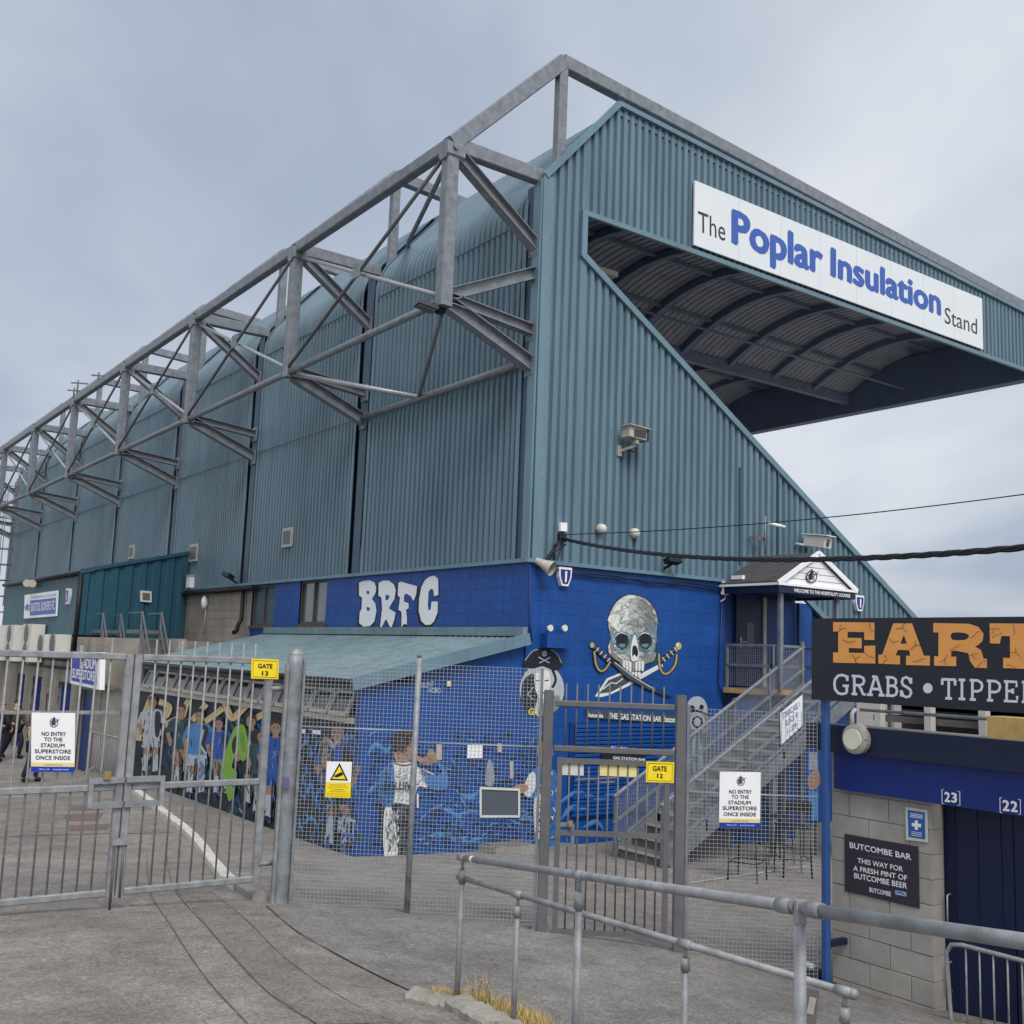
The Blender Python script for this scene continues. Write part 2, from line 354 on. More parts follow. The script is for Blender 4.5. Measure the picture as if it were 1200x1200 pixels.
gm = MB(); gm.add([(a[0], a[1], z) for a, z in zip(gg, zz_)], [(j * nx_ + i, j * nx_ + i + 1, (j + 1) * nx_ + i + 1, (j + 1) * nx_ + i) for j in range(len(ys) - 1) for i in range(nx_ - 1)])
go = gm.build('ground', TAR, smooth=True); tag(go, kind='structure')
def ground_patch(name, poly, dz, m, res=.2, **k):
    poly = [Vector((p[0], p[1], 0)) for p in poly]
    bm = bmesh.new(); bm.faces.new([bm.verts.new(p) for p in poly]); bmesh.ops.triangulate(bm, faces=bm.faces)
    for _ in range(7):
        es = [e for e in bm.edges if e.calc_length() > res * 1.6]
        if not es: break
        bmesh.ops.subdivide_edges(bm, edges=es, cuts=1); bmesh.ops.triangulate(bm, faces=[f for f in bm.faces if len(f.verts) > 3])
    q = np.array([(v.co.x, v.co.y) for v in bm.verts]); z = gz_arr(q)
    for v, zv in zip(bm.verts, z): v.co.z = zv + dz
    bm.verts.index_update(); mb = MB(); mb.add([v.co.copy() for v in bm.verts], [tuple(v.index for v in f.verts) for f in bm.faces]); bm.free()
    o = mb.build(name, m, smooth=True); return tag(o, kind='structure', **k)
def ground_strip(name, pts, w, dz, m):
    pts = catmull([(p[0], p[1]) for p in pts], 10, False); L, Rr = [], []
    for i, p in enumerate(pts):
        a = pts[max(i - 1, 0)]; b = pts[min(i + 1, len(pts) - 1)]; d = math.hypot(b[0] - a[0], b[1] - a[1]) or 1; nx, ny = -(b[1] - a[1]) / d, (b[0] - a[0]) / d
        ww = w / 2 * random.uniform(.5, 1.4); L.append(gp(p[0] + nx * ww, p[1] + ny * ww, dz)); Rr.append(gp(p[0] - nx * ww, p[1] - ny * ww, dz))
    n = len(pts); return tag(MB().add(L + Rr, [(i, i + 1, n + i + 1, n + i) for i in range(n - 1)]).build(name, m), kind='structure')

# ================================================================== FOOTBALL STAND
ST = thing('football_stand', (XW, YC, gz(XW, YC)), 'huge teal corrugated football stand with external steel truss and cantilever roof', 'stand')
def clad(x_of, u0, u1, bot, top, nrm, pitch=.19, depth=.065, invert=False):
    """trapezoid ribbed sheet between two height functions; x_of(u) gives the plan point"""
    mb = MB(); us = []; u = u0; n = Vector(nrm)
    k = 0
    while u < u1 + 1e-6:
        us += [(u, 0), (u + pitch * .46, 0), (u + pitch * .58, 1), (u + pitch * .88, 1)]; u += pitch
    us = [(a, d) for a, d in us if a <= u1] + [(u1, 0)]
    vs = []
    for a, d in us:
        p = Vector(x_of(a)) - n * depth * d; vs += [p + Vector((0, 0, bot(a))), p + Vector((0, 0, max(top(a), bot(a))))]
    return mb.add(vs, [(2 * i, 2 * i + 2, 2 * i + 3, 2 * i + 1) for i in range(len(us) - 1)])
ZB = 5.36; ZF = 12.15                                     # cladding base, roof fascia underside
def slope_z(x): return 12.64 + (x - 11.35) * (14.69 - 12.64) / (13.11 - 11.35)
def roof_z(x): return 14.69 - (x - 13.11) * (14.69 - 13.86) / (28.5 - 13.11)
def rake_z(x): return 11.29 - (x - 12.32) * (11.29 - 4.99) / (22.83 - 12.32)
top_z = lambda x: min(slope_z(x), roof_z(x))
XF = 29.73; XRB = 16.35
gx = lambda u: (u, YC, 0)
clad(gx, 11.50, 12.33, lambda u: ZB, top_z, (0, -1, 0)).build('gable_cladding', TEAL, ST)
clad(gx, 12.33, XF, lambda u: ZF, top_z, (0, -1, 0)).build('fascia_cladding', TEAL, ST)
clad(gx, 12.33, 24.6, lambda u: ZB if u < 18.6 else max(3.4, ZB - (u - 18.6) * .62), rake_z, (0, -1, 0)).build('gable_cladding', TEAL, ST)
# trims (proud of the sheet)
yt = YC - .022
bm_('corner_trim', (11.43, yt, ZB), (11.40, yt, 12.62), .24, .05, TEALT, ST, up=(0, 1, 0))
bm_('corner_trim', (XW - .01, YC + .09, ZB), (XW - .01, YC + .09, 12.55), .04, .22, TEALT, ST, up=(0, 1, 0))
bm_('verge_trim', (11.32, yt, 12.60), (13.11, yt, 14.69), .09, .12, TEALT, ST)
bm_('verge_trim', (13.11, yt, 14.69), (XF, yt, roof_z(XF)), .084, .10, TEALT, ST)
bm_('fascia_trim', (12.30, yt, ZF), (XF, yt, ZF), .078, .10, TEALT, ST)
bm_('opening_trim', (12.30, yt, 11.27), (12.30, yt, ZF + .05), .072, .13, TEALT, ST, up=(1, 0, 0))
bm_('rake_trim', (12.28, yt, rake_z(12.28)), (24.6, yt, rake_z(24.6)), .066, .13, TEALT, ST)
bm_('base_flashing', (11.25, YC - .03, ZB - .03), (XRB, YC - .03, ZB - .03), .10, .07, TEALT, ST)
bm_('base_flashing', (18.55, YC - .03, ZB - .03), (21.6, YC - .03, ZB - .03 - 3 * .62), .08, .12, TEALT, ST)
bm_('base_flashing', (XW - .04, YC - .08, ZB - .03), (XW - .04, 33., ZB - .03), .10, .07, TEALT, ST)
# screw heads up the corner trim
sc_ = MB()
for k in range(18): sc_.ball((11.49, yt - .027, 5.7 + k * .38), .012, None, 6, (1, .5, 1))
sc_.build('screw_heads', GREYP, ST, kind='stuff')
# --- back wall: one ribbed sheet per bay, its top rolled over into the roof slope
prof = [(0., ZB), (0., 9.9), (0., 12.02)]
for k in range(1, 8):
    a = R(41) * k / 7; prof.append((1.15 * (1 - math.cos(a)), 12.02 + 1.15 * math.sin(a)))
ex, ez = prof[-1]; prof += [(1.84, ez + (1.84 - ex) * 1.165)]
RX, RZ = XW + 1.84, prof[-1][1]
for i in range(NB):
    y0, y1 = YC + i * BAY + .42, YC + (i + 1) * BAY - .22
    mb = MB(); us = []; u = y0
    while u < y1: us += [(u, 0), (u + .09, 0), (u + .112, 1), (u + .168, 1)]; u += .19
    us = [(a, d) for a, d in us if a < y1] + [(y1, 0)]; vs = []
    for a, d in us:
        for j, (px_, pz) in enumerate(prof):
            b0 = prof[max(j - 1, 0)]; b1 = prof[min(j + 1, len(prof) - 1)]; t = Vector((b1[0] - b0[0], 0, b1[1] - b0[1])).normalized(); n = Vector((-t.z, 0, t.x))
            vs.append(Vector((XW + px_, a, pz)) - n * .07 * d)
    m = len(prof)
    mb.add(vs, [(q * m + j, (q + 1) * m + j, (q + 1) * m + j + 1, q * m + j + 1) for q in range(len(us) - 1) for j in range(m - 1)])
    mb.build('wall_panel', TEAL, ST)
    for yy in (y0 + .05, y1 - .05):
        tm = MB(); vs = []
        for px_, pz in prof: vs += [(XW + px_ - .012, yy - .06, pz), (XW + px_ - .012, yy + .06, pz)]
        tm.add(vs, [(2 * j, 2 * j + 2, 2 * j + 3, 2 * j + 1) for j in range(m - 1)]).build('panel_trim', TEALT, ST)
    bm_('lap_seam', (XW - .004, y0 + .1, 9.05), (XW - .004, y1 - .1, 9.05), .012, .014, COLD, ST)
    bm_('lap_seam', (XW + .0, y0 + .1, 11.85), (XW + .0, y1 - .1, 11.85), .02, .014, COLD, ST)
for i in range(NB + 1):
    y = YC + i * BAY + .1 if i else YC + .3
    ib_('column', (XW + .17, y, ZB - .6), (XW + .17, y, 12.5), .34, .30, COLD, ST, up=(1, 0, 0))
    bx('pier', (XW + .04, y - .17, ZB - .02), (XW + .36, y + .17, ZB + .62), CONC, ST)
    ya_, yb_ = (y - .9 if i else YC + .08), y + 2.9
    tm = MB(); tm.add([(XW + .37, ya_, ZB), (XW + .37, yb_, ZB), (XW + .37, yb_, 12.3), (XW + .37, ya_, 12.3), (RX + .05, yb_, RZ - .06), (RX + .05, ya_, RZ - .06)], [(0, 1, 2, 3), (3, 2, 4, 5)]).build('recess_liner', COLD, ST)
# roof covering above the eaves
MB().add([(RX, YC + .02, RZ), (XF, YC + .02, roof_z(XF) - .05), (XF, YE, roof_z(XF) - .05), (RX, YE, RZ), (RX, YC + .02, RZ - .1), (XF, YC + .02, roof_z(XF) - .15), (XF, YE, roof_z(XF) - .15), (RX, YE, RZ - .1)],
         [(0, 1, 2, 3), (4, 7, 6, 5), (0, 4, 5, 1), (1, 5, 6, 2), (2, 6, 7, 3), (3, 7, 4, 0)]).build('roof', TEAL, ST)
# roof underside: an arched sheet in every bay, arch ribs, ties, bay beams and the front box beam
for i in range(NB):
    y0, y1 = YC + i * BAY + (.2 if i == 0 else .05), YC + (i + 1) * BAY; mb = MB(); us = []; u = 13.3
    vz = lambda y: 12.72 + 1.0 * (1 - ((y - (y0 + y1) / 2) / (BAY / 2)) ** 2)
    while u < 29.3: us += [(u, 0), (u + .12, 0), (u + .14, 1), (u + .2, 1)]; u += .22
    yy = [y0 + (y1 - y0) * k / 12 for k in range(13)]
    mb.add([(a, y, vz(y) + .03 * d) for a, d in us for y in yy], [(q * 13 + j, (q + 1) * 13 + j, (q + 1) * 13 + j + 1, q * 13 + j + 1) for q in range(len(us) - 1) for j in range(12)])
    mb.build('roof_lining', SHEETU, ST)
    if i < 4:
        for k in range(9):
            x = 13.5 + 2.0 * k; rb = MB()
            for j in range(12): rb.beam((x, yy[j], vz(yy[j]) - .10), (x, yy[j + 1], vz(yy[j + 1]) - .10), .16, .2)
            rb.build('arch_rib', NAVYR, ST)
        for fr in (.2, .5, .8):
            y = y0 + (y1 - y0) * fr; bm_('purlin', (12.3, y, vz(y) - .06), (29.3, y, vz(y) - .06), .09, .10, NAVYR, ST)
for i in range(1, NB + 1):
    y = YC + i * BAY; bm_('roof_beam', (11.9, y, 12.62), (29.4, y, 12.62), .2, .3, NAVYR, ST)
bx('front_beam', (29.35, YC + .04, ZF), (XF, YE, roof_z(XF) - .16), mat('front_beam_blue', (120, 138, 168), .6, 0, .1, 2), ST)
tb_('tie_rod', [(12.4, YC + 4.2, 12.5), (29.3, YC + 4.2, 12.5)], .035, NAVYR, ST, 6)
bx('soffit_lamp', E(757, 293) + Vector((0, 1.4, -.05)), E(757, 293) + Vector((.5, 1.7, .06)), WHITEG, ST)
# --- external truss
ZT, ZBt, AX, AZ = 12.64, 9.75, 11.77, 15.15
YN = [YC + (.16 if i == 0 else .05) + BAY * i for i in range(NB + 1)]
for i, y in enumerate(YN):
    T = Vector((XT, y, ZT)); B = Vector((XT, y, ZBt)); A = Vector((AX, y, AZ))
    bm_('truss_post', B + Vector((0, 0, -.12)), T + Vector((0, 0, -.1)), .24, .24, STEEL, ST, up=(1, 0, 0), c=.02)
    bm_('raker', T, A, .226, .3, STEEL, ST, c=.02)
    bm_('roof_frame', A, (XF if i == 0 else 27, y, AZ - (AZ - 14.13) * ((XF if i == 0 else 27) - AX) / (28.5 - AX)), .214, .29, STEEL, ST, c=.02)
    bm_('apex_post', (AX, y, slope_z(AX) - .3), A + Vector((0, 0, -.1)), .2, .2, STEEL, ST, up=(1, 0, 0), c=.02)
    bm_('eaves_strut', T + Vector((.1, 0, 0)), (11.45, y, 12.64), .206, .28, STEEL, ST, c=.02)
    ib_('diagonal_strut', T + Vector((.15, 0, -.15)), (XW + .03, y, 11.25), .2, .22, STEEL, ST)
    ib_('bracket', B + Vector((.1, 0, .05)), (XW + .03, y, 9.62), .2, .2, STEEL, ST)
    ib_('bracket', B + Vector((.1, 0, -.05)), (XW + .03, y, 8.95), .22, .26, STEEL, ST)
    for zz_3 in (11.25, 9.62, 8.95):
        ep = MB().box((XW - .037, y - .137, zz_3 - .2), (XW + .004, y + .137, zz_3 + .2))
        for dy_ in (-.1, .1):
            for dz_ in (-.15, .15): ep.tube([(XW - .058, y + dy_, zz_3 + dz_), (XW - .03, y + dy_, zz_3 + dz_)], .018, None, 6)
        ep.build('end_plate', STEEL, ST)
    if i == 0: ib_('bracket', B + Vector((.1, 0, .12)), (XW + .03, y, 10.75), .2, .22, STEEL, ST)
    g = MB().beam(T + Vector((-.16, 0, -.14)), T + Vector((.22, 0, -.14)), .3, .34, None, (0, 0, 1), .07); g.tube([T + Vector((0, -.19, -.1)), T + Vector((0, -.14, -.1))], .05, None, 8)
    g.build('gusset', STEEL, ST)
    if i < NB:
        T2, B2 = Vector((XT, YN[i + 1], ZT)), Vector((XT, YN[i + 1], ZBt))
        bm_('top_chord', T + Vector((0, .1, 0)), T2 - Vector((0, .1, 0)), .2, .24, STEEL, ST, c=.02)
        tb_('bottom_chord', [B + Vector((0, .05, 0)), B2 - Vector((0, .05, 0))], .075, STEEL, ST)
        tb_('cross_rod', [T + Vector((-.06, .1, -.2)), B2 + Vector((-.06, -.1, .1))], .038, GREYP, ST, 8)
        tb_('cross_rod', [B + Vector((.04, .1, .1)), T2 + Vector((.04, -.1, -.2))], .042, STEELR, ST, 8)
        mid = (T + B2) / 2; MB().beam(mid + Vector((-.1, -.14, 0)), mid + Vector((-.1, .14, 0)), .03, .34, None, (0, 0, 1), .01).build('cross_plate', STEEL, ST)
        if i < 3: tb_('wall_rail', [(XW - .1, YN[i] + .3, 8.95 if i else 9.0), (XW - .1, YN[i + 1] - .1, 8.95 if i else 9.0)], .07, STEEL, ST) if i == 0 else None
        if i == 0:
            M_ = Vector((XW - .12, LW(497, 451).y, 9.02))
            tb_('bottom_brace', [B2 + Vector((.05, -.1, -.05)), M_], .055, STEELR, ST, 8)
            tb_('bottom_brace', [B + Vector((.05, .1, -.1)), M_], .045, STEEL, ST, 8)
tb_('roof_brace', [(XT + .1, YN[0] + .15, ZT - .1), (10.75, YN[0] + 3.9, 12.4), (12.1, YN[1] - .2, 13.4)], .05, STEEL, ST, 8)
# --- blockwork: separate blocks over a mortar backing
BM = {}
def block_mesh(L, H, ax, m, d=.035):
    k = (round(L, 3), round(H, 3), ax, m.name)
    if k not in BM:
        c = .003; me = bpy.data.meshes.new('block')
        vs = [(0, 0, 0), (L, 0, 0), (L, 0, H), (0, 0, H), (0, -d + c, 0), (L, -d + c, 0), (L, -d + c, H), (0, -d + c, H), (c, -d, c), (L - c, -d, c), (L - c, -d, H - c), (c, -d, H - c)]
        fs = [(4, 5, 9, 8), (5, 6, 10, 9), (6, 7, 11, 10), (7, 4, 8, 11), (8, 9, 10, 11), (0, 1, 5, 4), (1, 2, 6, 5), (2, 3, 7, 6), (3, 0, 4, 7)]
        if ax == 'y': vs = [(b, a, z) for a, b, z in vs]; fs = [f[::-1] for f in fs]
        me.from_pydata(vs, [], fs); me.materials.append(m); me.update(); BM[k] = me
    return BM[k]
def block_wall(root, wallname, ax, plane, u0, u1, z0, z1, m, mort, holes=(), single=lambda u, z: True, thick=.2, jit=.001, z_anchor=None, wall_label=None):
    """ax='x': wall runs along X and faces -Y at y=plane; ax='y': runs along Y and faces -X at x=plane"""
    JD = .004 if m is BLUE else .009
    a, b = ((u0, plane + JD, z0), (u1, plane + thick, z1)) if ax == 'x' else ((plane + JD, u0, z0), (plane + thick, u1, z1))
    wm = MB()
    if not holes: wm.box(a, b)
    else:                                                  # backing split round the openings
        zs = sorted({z0, z1} | {h[2] for h in holes} | {h[3] for h in holes}); uu = sorted({u0, u1} | {h[0] for h in holes} | {h[1] for h in holes})
        for i in range(len(zs) - 1):
            for j in range(len(uu) - 1):
                cu, cz = (uu[j] + uu[j + 1]) / 2, (zs[i] + zs[i + 1]) / 2
                if any(h[0] < cu < h[1] and h[2] < cz < h[3] for h in holes): continue
                if ax == 'x': wm.box((uu[j], plane + JD, zs[i]), (uu[j + 1], plane + thick, zs[i + 1]))
                else: wm.box((plane + JD, uu[j], zs[i]), (plane + thick, uu[j + 1], zs[i + 1]))
    wall = wm.build(wallname, mort, root, label=wall_label); o0 = wpos(root); rest = MB(); row = 0
    z = z1 if z_anchor is None else z_anchor; rows = []
    while z > z0 + .02: rows.append((max(z - .225, z0) + .005, z - .005)); z -= .225
    for za_, zb_ in rows:
        u = u0 - (.225 if row % 2 else 0); row += 1
        while u < u1 - .02:
            a_, b_ = max(u, u0) + .005, min(u + .45, u1) - .005; u += .45; segs = [(a_, b_)]
            for h in holes:
                if h[2] < zb_ - .02 and h[3] > za_ + .02:
                    ns = []
                    for p, q in segs:
                        if h[1] <= p or h[0] >= q: ns.append((p, q))
                        else:
                            if h[0] - p > .03: ns.append((p, h[0]))
                            if q - h[1] > .03: ns.append((h[1], q))
                    segs = ns
            for p, q in segs:
                if q - p < .03: continue
                me = block_mesh(q - p, zb_ - za_, ax, m); j = random.uniform(-jit, jit)
                loc = Vector((p, plane + .035 + j, za_)) if ax == 'x' else Vector((plane + .035 + j, p, za_))
                if single((p + q) / 2, (za_ + zb_) / 2):
                    o = bpy.data.objects.new('block', me); col.objects.link(o); o.parent = wall; o.location = loc - o0
                else: rest.add([v.co + loc for v in me.vertices], [tuple(f.vertices) for f in me.polygons])
    if rest.v: rest.build('blockwork', m, wall, kind='stuff')
    return wall
GE = gz(14, YC) - .25
XB1 = XRB
win = [(LW(383, 690)[1] , LW(352, 690)[1], 4.22, 5.30), (LW(322, 700)[1], LW(296, 700)[1], 4.19, 5.27)]
def hole(wd): return (min(wd[0], wd[1]), max(wd[0], wd[1]), wd[2], wd[3])
block_wall(ST, 'end_wall', 'x', YC, XW, XB1, GE, ZB - .06, BLUE, BLUE, single=lambda u, z: z > 1.9 and u < 16.4)
block_wall(ST, 'back_wall', 'y', XW, YC + .045, 27.75, 2.4, ZB - .06, BLUE, BLUE, holes=[hole(q) for q in win], single=lambda u, z: z > 4.02 and u < 22.4)
block_wall(ST, 'back_wall', 'y', XW, 27.75, 33.4, 0, ZB - .06, BLOCKF, MORT, single=lambda u, z: z > 3.4 and u < 31.2, wall_label='stained bare concrete block wall')
bx('back_wall', (XW + .05, 33.4, -.3), (XW + .3, YE, ZB + .02), CONCD, ST)
for wd in win:
    y0, y1, z0, z1 = hole(wd); wn = bx('window', (XW + .09, y0, z0), (XW + .11, y1, z1), GLASS, ST); f = MB()
    for y in (y0 + .03, (y0 + y1) / 2, y1 - .03): f.beam((XW + .06, y, z0), (XW + .06, y, z1), .05, .06, None, (0, 1, 0))
    for z in (z0 + .03, z1 - .03): f.beam((XW + .058, y0, z), (XW + .058, y1, z), .05, .06)
    f.build('frame', FRAMEB, wn); bx('sill', (XW - .05, y0 - .06, z0 - .08), (XW + .08, y1 + .06, z0 - .005), FRAMEB, wn)
for x, y, ww, hh in ((338, 630, .3, .5), (228, 648, .35, .55), (155, 647, .3, .5)):
    c = LW(x, y); v = MB().box((XW - .05, c.y - ww, c.z - hh / 2), (XW + .0, c.y + ww, c.z + hh / 2)).build('wall_vent', CREAM, ST)
    bx('louvre', (XW - .06, c.y - ww + .08, c.z - hh / 2 + .08), (XW - .051, c.y + ww - .08, c.z + hh / 2 - .08), GREYP, v)
# right of the porch: blue wall under the stepped flashing, porch recess wall
bx('end_wall', (XB1 + .01, YC + .03, GE), (18.6, YC + .25, ZB + .05), BLUED, ST); bx('end_wall', (18.601, YC + .07, GE), (20.8, YC + .25, ZB - .4), BLUED, ST)
bx('end_wall', (17.9, YC - .03, GE), (19.1, YC + .029, ZB - .35), BLUE, ST)
# lean-to side pipe, gutter and downpipe at the end of the blue wall
gut = tb_('gutter', [(XW - .12, 27.4, ZB - .16), (XW - .12, 33, ZB - .18)], .07, BLACK, ST, 8)
tb_('downpipe', [(XW - .1, 28.15, ZB - .2), (XW - .1, 28.15, 4.35), (XW - .2, 28.1, 4.2), (XW - .3, 27.9, 4.05), (XW - .5, 27.6, 3.98)], .06, BLACK, ST, 8)
tb_('conduit', [E(620, 662) + Vector((-.02, -.05, 0)), E(620, 730) + Vector((-.02, -.05, 0)), E(622, 752) + Vector((-.02, -.05, 0))], .018, BLUED, ST, 6)
tb_('conduit', [E(845, 684) + Vector((0, -.05, 0)), E(840, 800) + Vector((0, -.05, 0)), E(848, 828) + Vector((0, -.05, 0))], .018, BLUED, ST, 6)
tb_('wall_cable', [E(x, y) + Vector((0, -.06, 0)) for x, y in ((628, 664), (680, 672), (720, 675), (760, 684), (800, 682), (845, 690))], .018, CABLE, ST, 6)
tb_('wall_cable', [E(x, y) + Vector((0, -.07, 0)) for x, y in ((640, 666), (700, 677), (740, 679), (800, 686), (845, 692))], .014, CABLE, ST, 6)
for x in (866, 911):
    bm_('rusty_strip', E(x, 548) + Vector((0, -.03, 0)), E(x, 662) + Vector((0, -.02, 0)), .03, .03, COLD, ST, up=(0, 1, 0))
# BRFC painted letters on the blue back wall (flat paint)
P = Paint(LW, .004, .0002)
brfc = {'B': [[(421, 683), (425, 681), (433, 680), (439, 682.4), (441, 688), (440.6, 694), (438, 699), (436, 702), (440, 707), (441.4, 716), (439, 728), (434, 733.6), (426, 734.4), (421, 730), (421.6, 718), (424, 713), (424.4, 700), (421, 698)]],
        'R': [[(444, 683), (449, 680.4), (456, 680.4), (462, 685), (464, 692), (462.4, 702), (458, 709), (456, 713), (463.6, 718), (462.4, 726), (458.4, 737), (453, 726), (451.6, 727), (447, 736), (445.6, 734), (447, 722), (448, 714), (447, 700), (443.6, 698)]],
        'F': [[(467, 683), (470, 681.6), (478, 684), (489, 687), (488, 696), (485, 704.4), (481, 698), (476, 695.6), (473.6, 698), (473.6, 705), (479, 707), (479, 713), (476, 714.4), (477, 724), (477, 732), (474, 731), (470.4, 735), (471, 720), (470, 716), (467, 715), (468, 708), (469, 700), (466.4, 698)]],
        'C': [[(503, 676), (509, 674.4), (513.6, 678), (514, 697), (509, 699), (508, 691), (505, 690), (502.4, 694), (501.6, 710), (502.4, 715.6), (505, 714), (506, 705), (513.4, 705), (513, 718), (509, 728), (505, 732), (499, 732.4), (494, 728), (491, 716), (491.4, 702), (494, 688), (498, 680)]]}
for k, ps in brfc.items():
    for p in ps:
        cx_, cy_ = sum(q[0] for q in p) / len(p), sum(q[1] for q in p) / len(p)
        P.poly([(cx_ + (x - cx_) * 1.17 - .6, cy_ + (y - cy_) * 1.06 + 1.4) for x, y in p], BLACK)
for k, ps in brfc.items():
    for p in ps: P.poly(p, WHITE)
for pp in ([(430, 692), (433.4, 693), (432.6, 696.5), (429.8, 696)], [(430, 711), (434, 712.5), (433, 716), (430, 715.5)], [(452, 697), (457, 698), (455, 703), (452, 703.5)]): P.poly(pp, BLUE)
P.build('painted_letters', ST, label='four white graffiti style letters with black outline')
# ---- painted skull and crossed swords on the gable wall (flat paint on the blocks)
PB = mat('paint_bone', (182, 186, 182), .6, 0, .18, 9); PBL = mat('paint_bone_light', (222, 224, 218), .6, 0, .1, 9); PBD = mat('paint_bone_shade', (128, 134, 130), .6, 0, .25, 9)
PBB = mat('paint_bone_blue', (150, 186, 200), .6, 0, .2, 9); PBR = mat('paint_bone_brown', (138, 128, 118), .6, 0, .2, 12); PK = mat('paint_black', (28, 34, 42), .6, 0, .15, 9)
PST = mat('paint_steel', (70, 78, 86), .6, 0, .2, 12); PGD = mat('paint_gold_light', (190, 172, 110), .6, 0, .15, 12)
P = Paint(E, .004, .0001)
cran = [(740, 697), (756, 702), (766, 713), (770, 726), (769, 742), (769, 756), (768, 770), (764, 776), (757, 778), (752, 783), (749, 790), (741, 792), (733, 790), (729, 784), (726, 776), (719, 773), (713, 764), (714, 753), (716, 745), (713, 734), (714, 721), (721, 707), (731, 699)]
P.smooth([(742 + (x - 742) * 1.035, 745 + (y - 745) * 1.03) for x, y in cran], PK)
# far sword (handle on the right) and near sword (handle on the left)
P.poly([(697, 816), (711, 795), (728, 788), (742, 794), (775, 777), (777, 781), (738, 803), (715, 814), (704, 817)], PBL)
P.poly([(702, 813), (713, 797), (728, 791), (740, 796), (735, 801), (716, 811)], PST)
P.stroke([(706, 808), (716, 800), (722, 801), (730, 795)], 1.2, PBL)
P.stroke([(773, 776), (796, 757)], 6.5, PK); P.stroke([(775, 774), (794, 758)], 3.2, PST)
for k in range(4): P.stroke([(776 + k * 4.6, 770 - k * 3.8), (779.5 + k * 4.6, 775 - k * 3.8)], 1.0, PBL)
P.ell(795, 757, 4.2, 5.2, PK); P.ell(795, 757, 3.6, 4.6, PGD); P.ell(794, 755.5, 1.6, 2, PBL)
for ww, mm in ((4.2, PK), (2.6, BRASSY), (.9, PGD)): P.stroke([(772, 766), (773, 780), (777, 789), (784, 788), (791, 779), (793, 767)], ww, mm, True)
P.smooth(cran, PB)
P.smooth([(722, 709), (733, 700), (744, 699), (740, 712), (734, 728), (728, 736), (720, 738), (716, 730)], PBL); P.smooth([(750, 702), (762, 711), (768, 728), (766, 742), (756, 738), (752, 728), (753, 716)], PBD)
P.smooth([(755, 706), (764, 716), (767, 730), (763, 735), (758, 722)], PBR); P.smooth([(716, 732), (722, 740), (720, 746), (715, 746)], PBD)
P.stroke([(729, 708), (726, 720), (733, 730), (741, 734)], 1.1, PBD, True); P.stroke([(748, 701), (751, 714), (747, 724), (748, 733)], .9, PBR, True)
P.smooth([(738, 703), (747, 703), (748, 720), (742, 733), (736, 722)], PB)
def inside(p, poly):
    c = False
    for k in range(len(poly)):
        a, b = poly[k], poly[k - 1]
        if (a[1] > p[1]) != (b[1] > p[1]) and p[0] < (b[0] - a[0]) * (p[1] - a[1]) / (b[1] - a[1]) + a[0]: c = not c
    return c
PB2 = mat('paint_bone_mid', (156, 164, 164), .6, 0, .2, 9); PB3 = mat('paint_bone_cool', (112, 134, 142), .6, 0, .2, 9); PDP = mat('paint_deep_slate', (52, 66, 76), .6, 0, .2, 9)
random.seed(21)
def brush(n, poly, pick, w=(.7, 1.6), ln=(2.5, 6), about=(742, 742)):
    xs_, ys_ = [p[0] for p in poly], [p[1] for p in poly]
    for _ in range(n):
        p = (random.uniform(min(xs_), max(xs_)), random.uniform(min(ys_), max(ys_)))
        if not inside(p, poly): continue
        a = math.atan2(p[1] - about[1], p[0] - about[0]) + math.pi / 2 + random.gauss(0, .35); l = random.uniform(*ln)
        q = [(p[0] + math.cos(a + b) * l * b, p[1] + math.sin(a + b) * l * b) for b in (-.5, -.17, .17, .5)]
        if inside(q[0], poly) and inside(q[-1], poly): P.stroke(q, random.uniform(*w), pick(*p), False, True)
def tone(x, y):
    d = ((x - 734) / 30) * .9 + ((y - 715) / 60) * .35 + random.gauss(0, .16)
    return PBL if d < -.15 else PB if d < .2 else PB2 if d < .55 else (PBR if random.random() < .3 else PBD) if d < .95 else PB3
P.step = .00006
brush(160, cran, tone, (2.2, 4.5), (6, 13)); brush(130, cran, tone, (1.2, 2.6), (4, 9))
P.smooth([(716, 744), (727, 740), (738, 743), (739, 752), (734, 764), (724, 765), (716, 758)], PB3); P.smooth([(745, 744), (757, 740), (767, 745), (767, 758), (758, 764), (748, 760)], PB3)
for ps in ([(716, 744), (727, 740), (738, 743), (739, 752), (734, 764), (724, 765), (716, 758)], [(745, 744), (757, 740), (767, 745), (767, 758), (758, 764), (748, 760)]): brush(150, ps, lambda x, y: random.choice((PBB, PB3, PBL, PBB, PBD)), (.6, 1.2), (2, 4), (sum(p[0] for p in ps) / len(ps), 752))
for dx in (0, 27.2):
    e = [(720 + dx, 747), (726 + dx, 742.5), (734 + dx, 745), (735.5 + dx, 753), (731 + dx, 760), (723 + dx, 758)]
    P.smooth(e, PDP); P.smooth([(727.5 + dx + (x - 727.5 - dx) * .82, 750 + (y - 751) * .8) for x, y in e], PK); P.smooth([(724 + dx, 755), (731 + dx, 754.5), (729.5 + dx, 758.4), (725 + dx, 757.6)], PB3); P.stroke([(720 + dx, 746), (726 + dx, 741.5), (734 + dx, 744)], 1.0, PBL, True, True)
P.stroke([(742, 742), (738, 748), (737, 757)], 1.2, PBD, True, True); P.stroke([(714, 752), (717, 764), (727, 771)], 1.6, PBR, True, True); P.stroke([(768, 752), (766, 765), (757, 771)], 2.2, PDP, True, True); P.stroke([(719, 767), (726, 770), (731, 775)], 1.2, PBL, True, True)
P.smooth([(742, 744), (745, 750), (747, 770), (742, 775), (738, 772), (738, 758)], PBL); P.smooth([(740, 758), (744, 757), (746.5, 764), (745, 770), (742, 767), (739.5, 769)], PK)
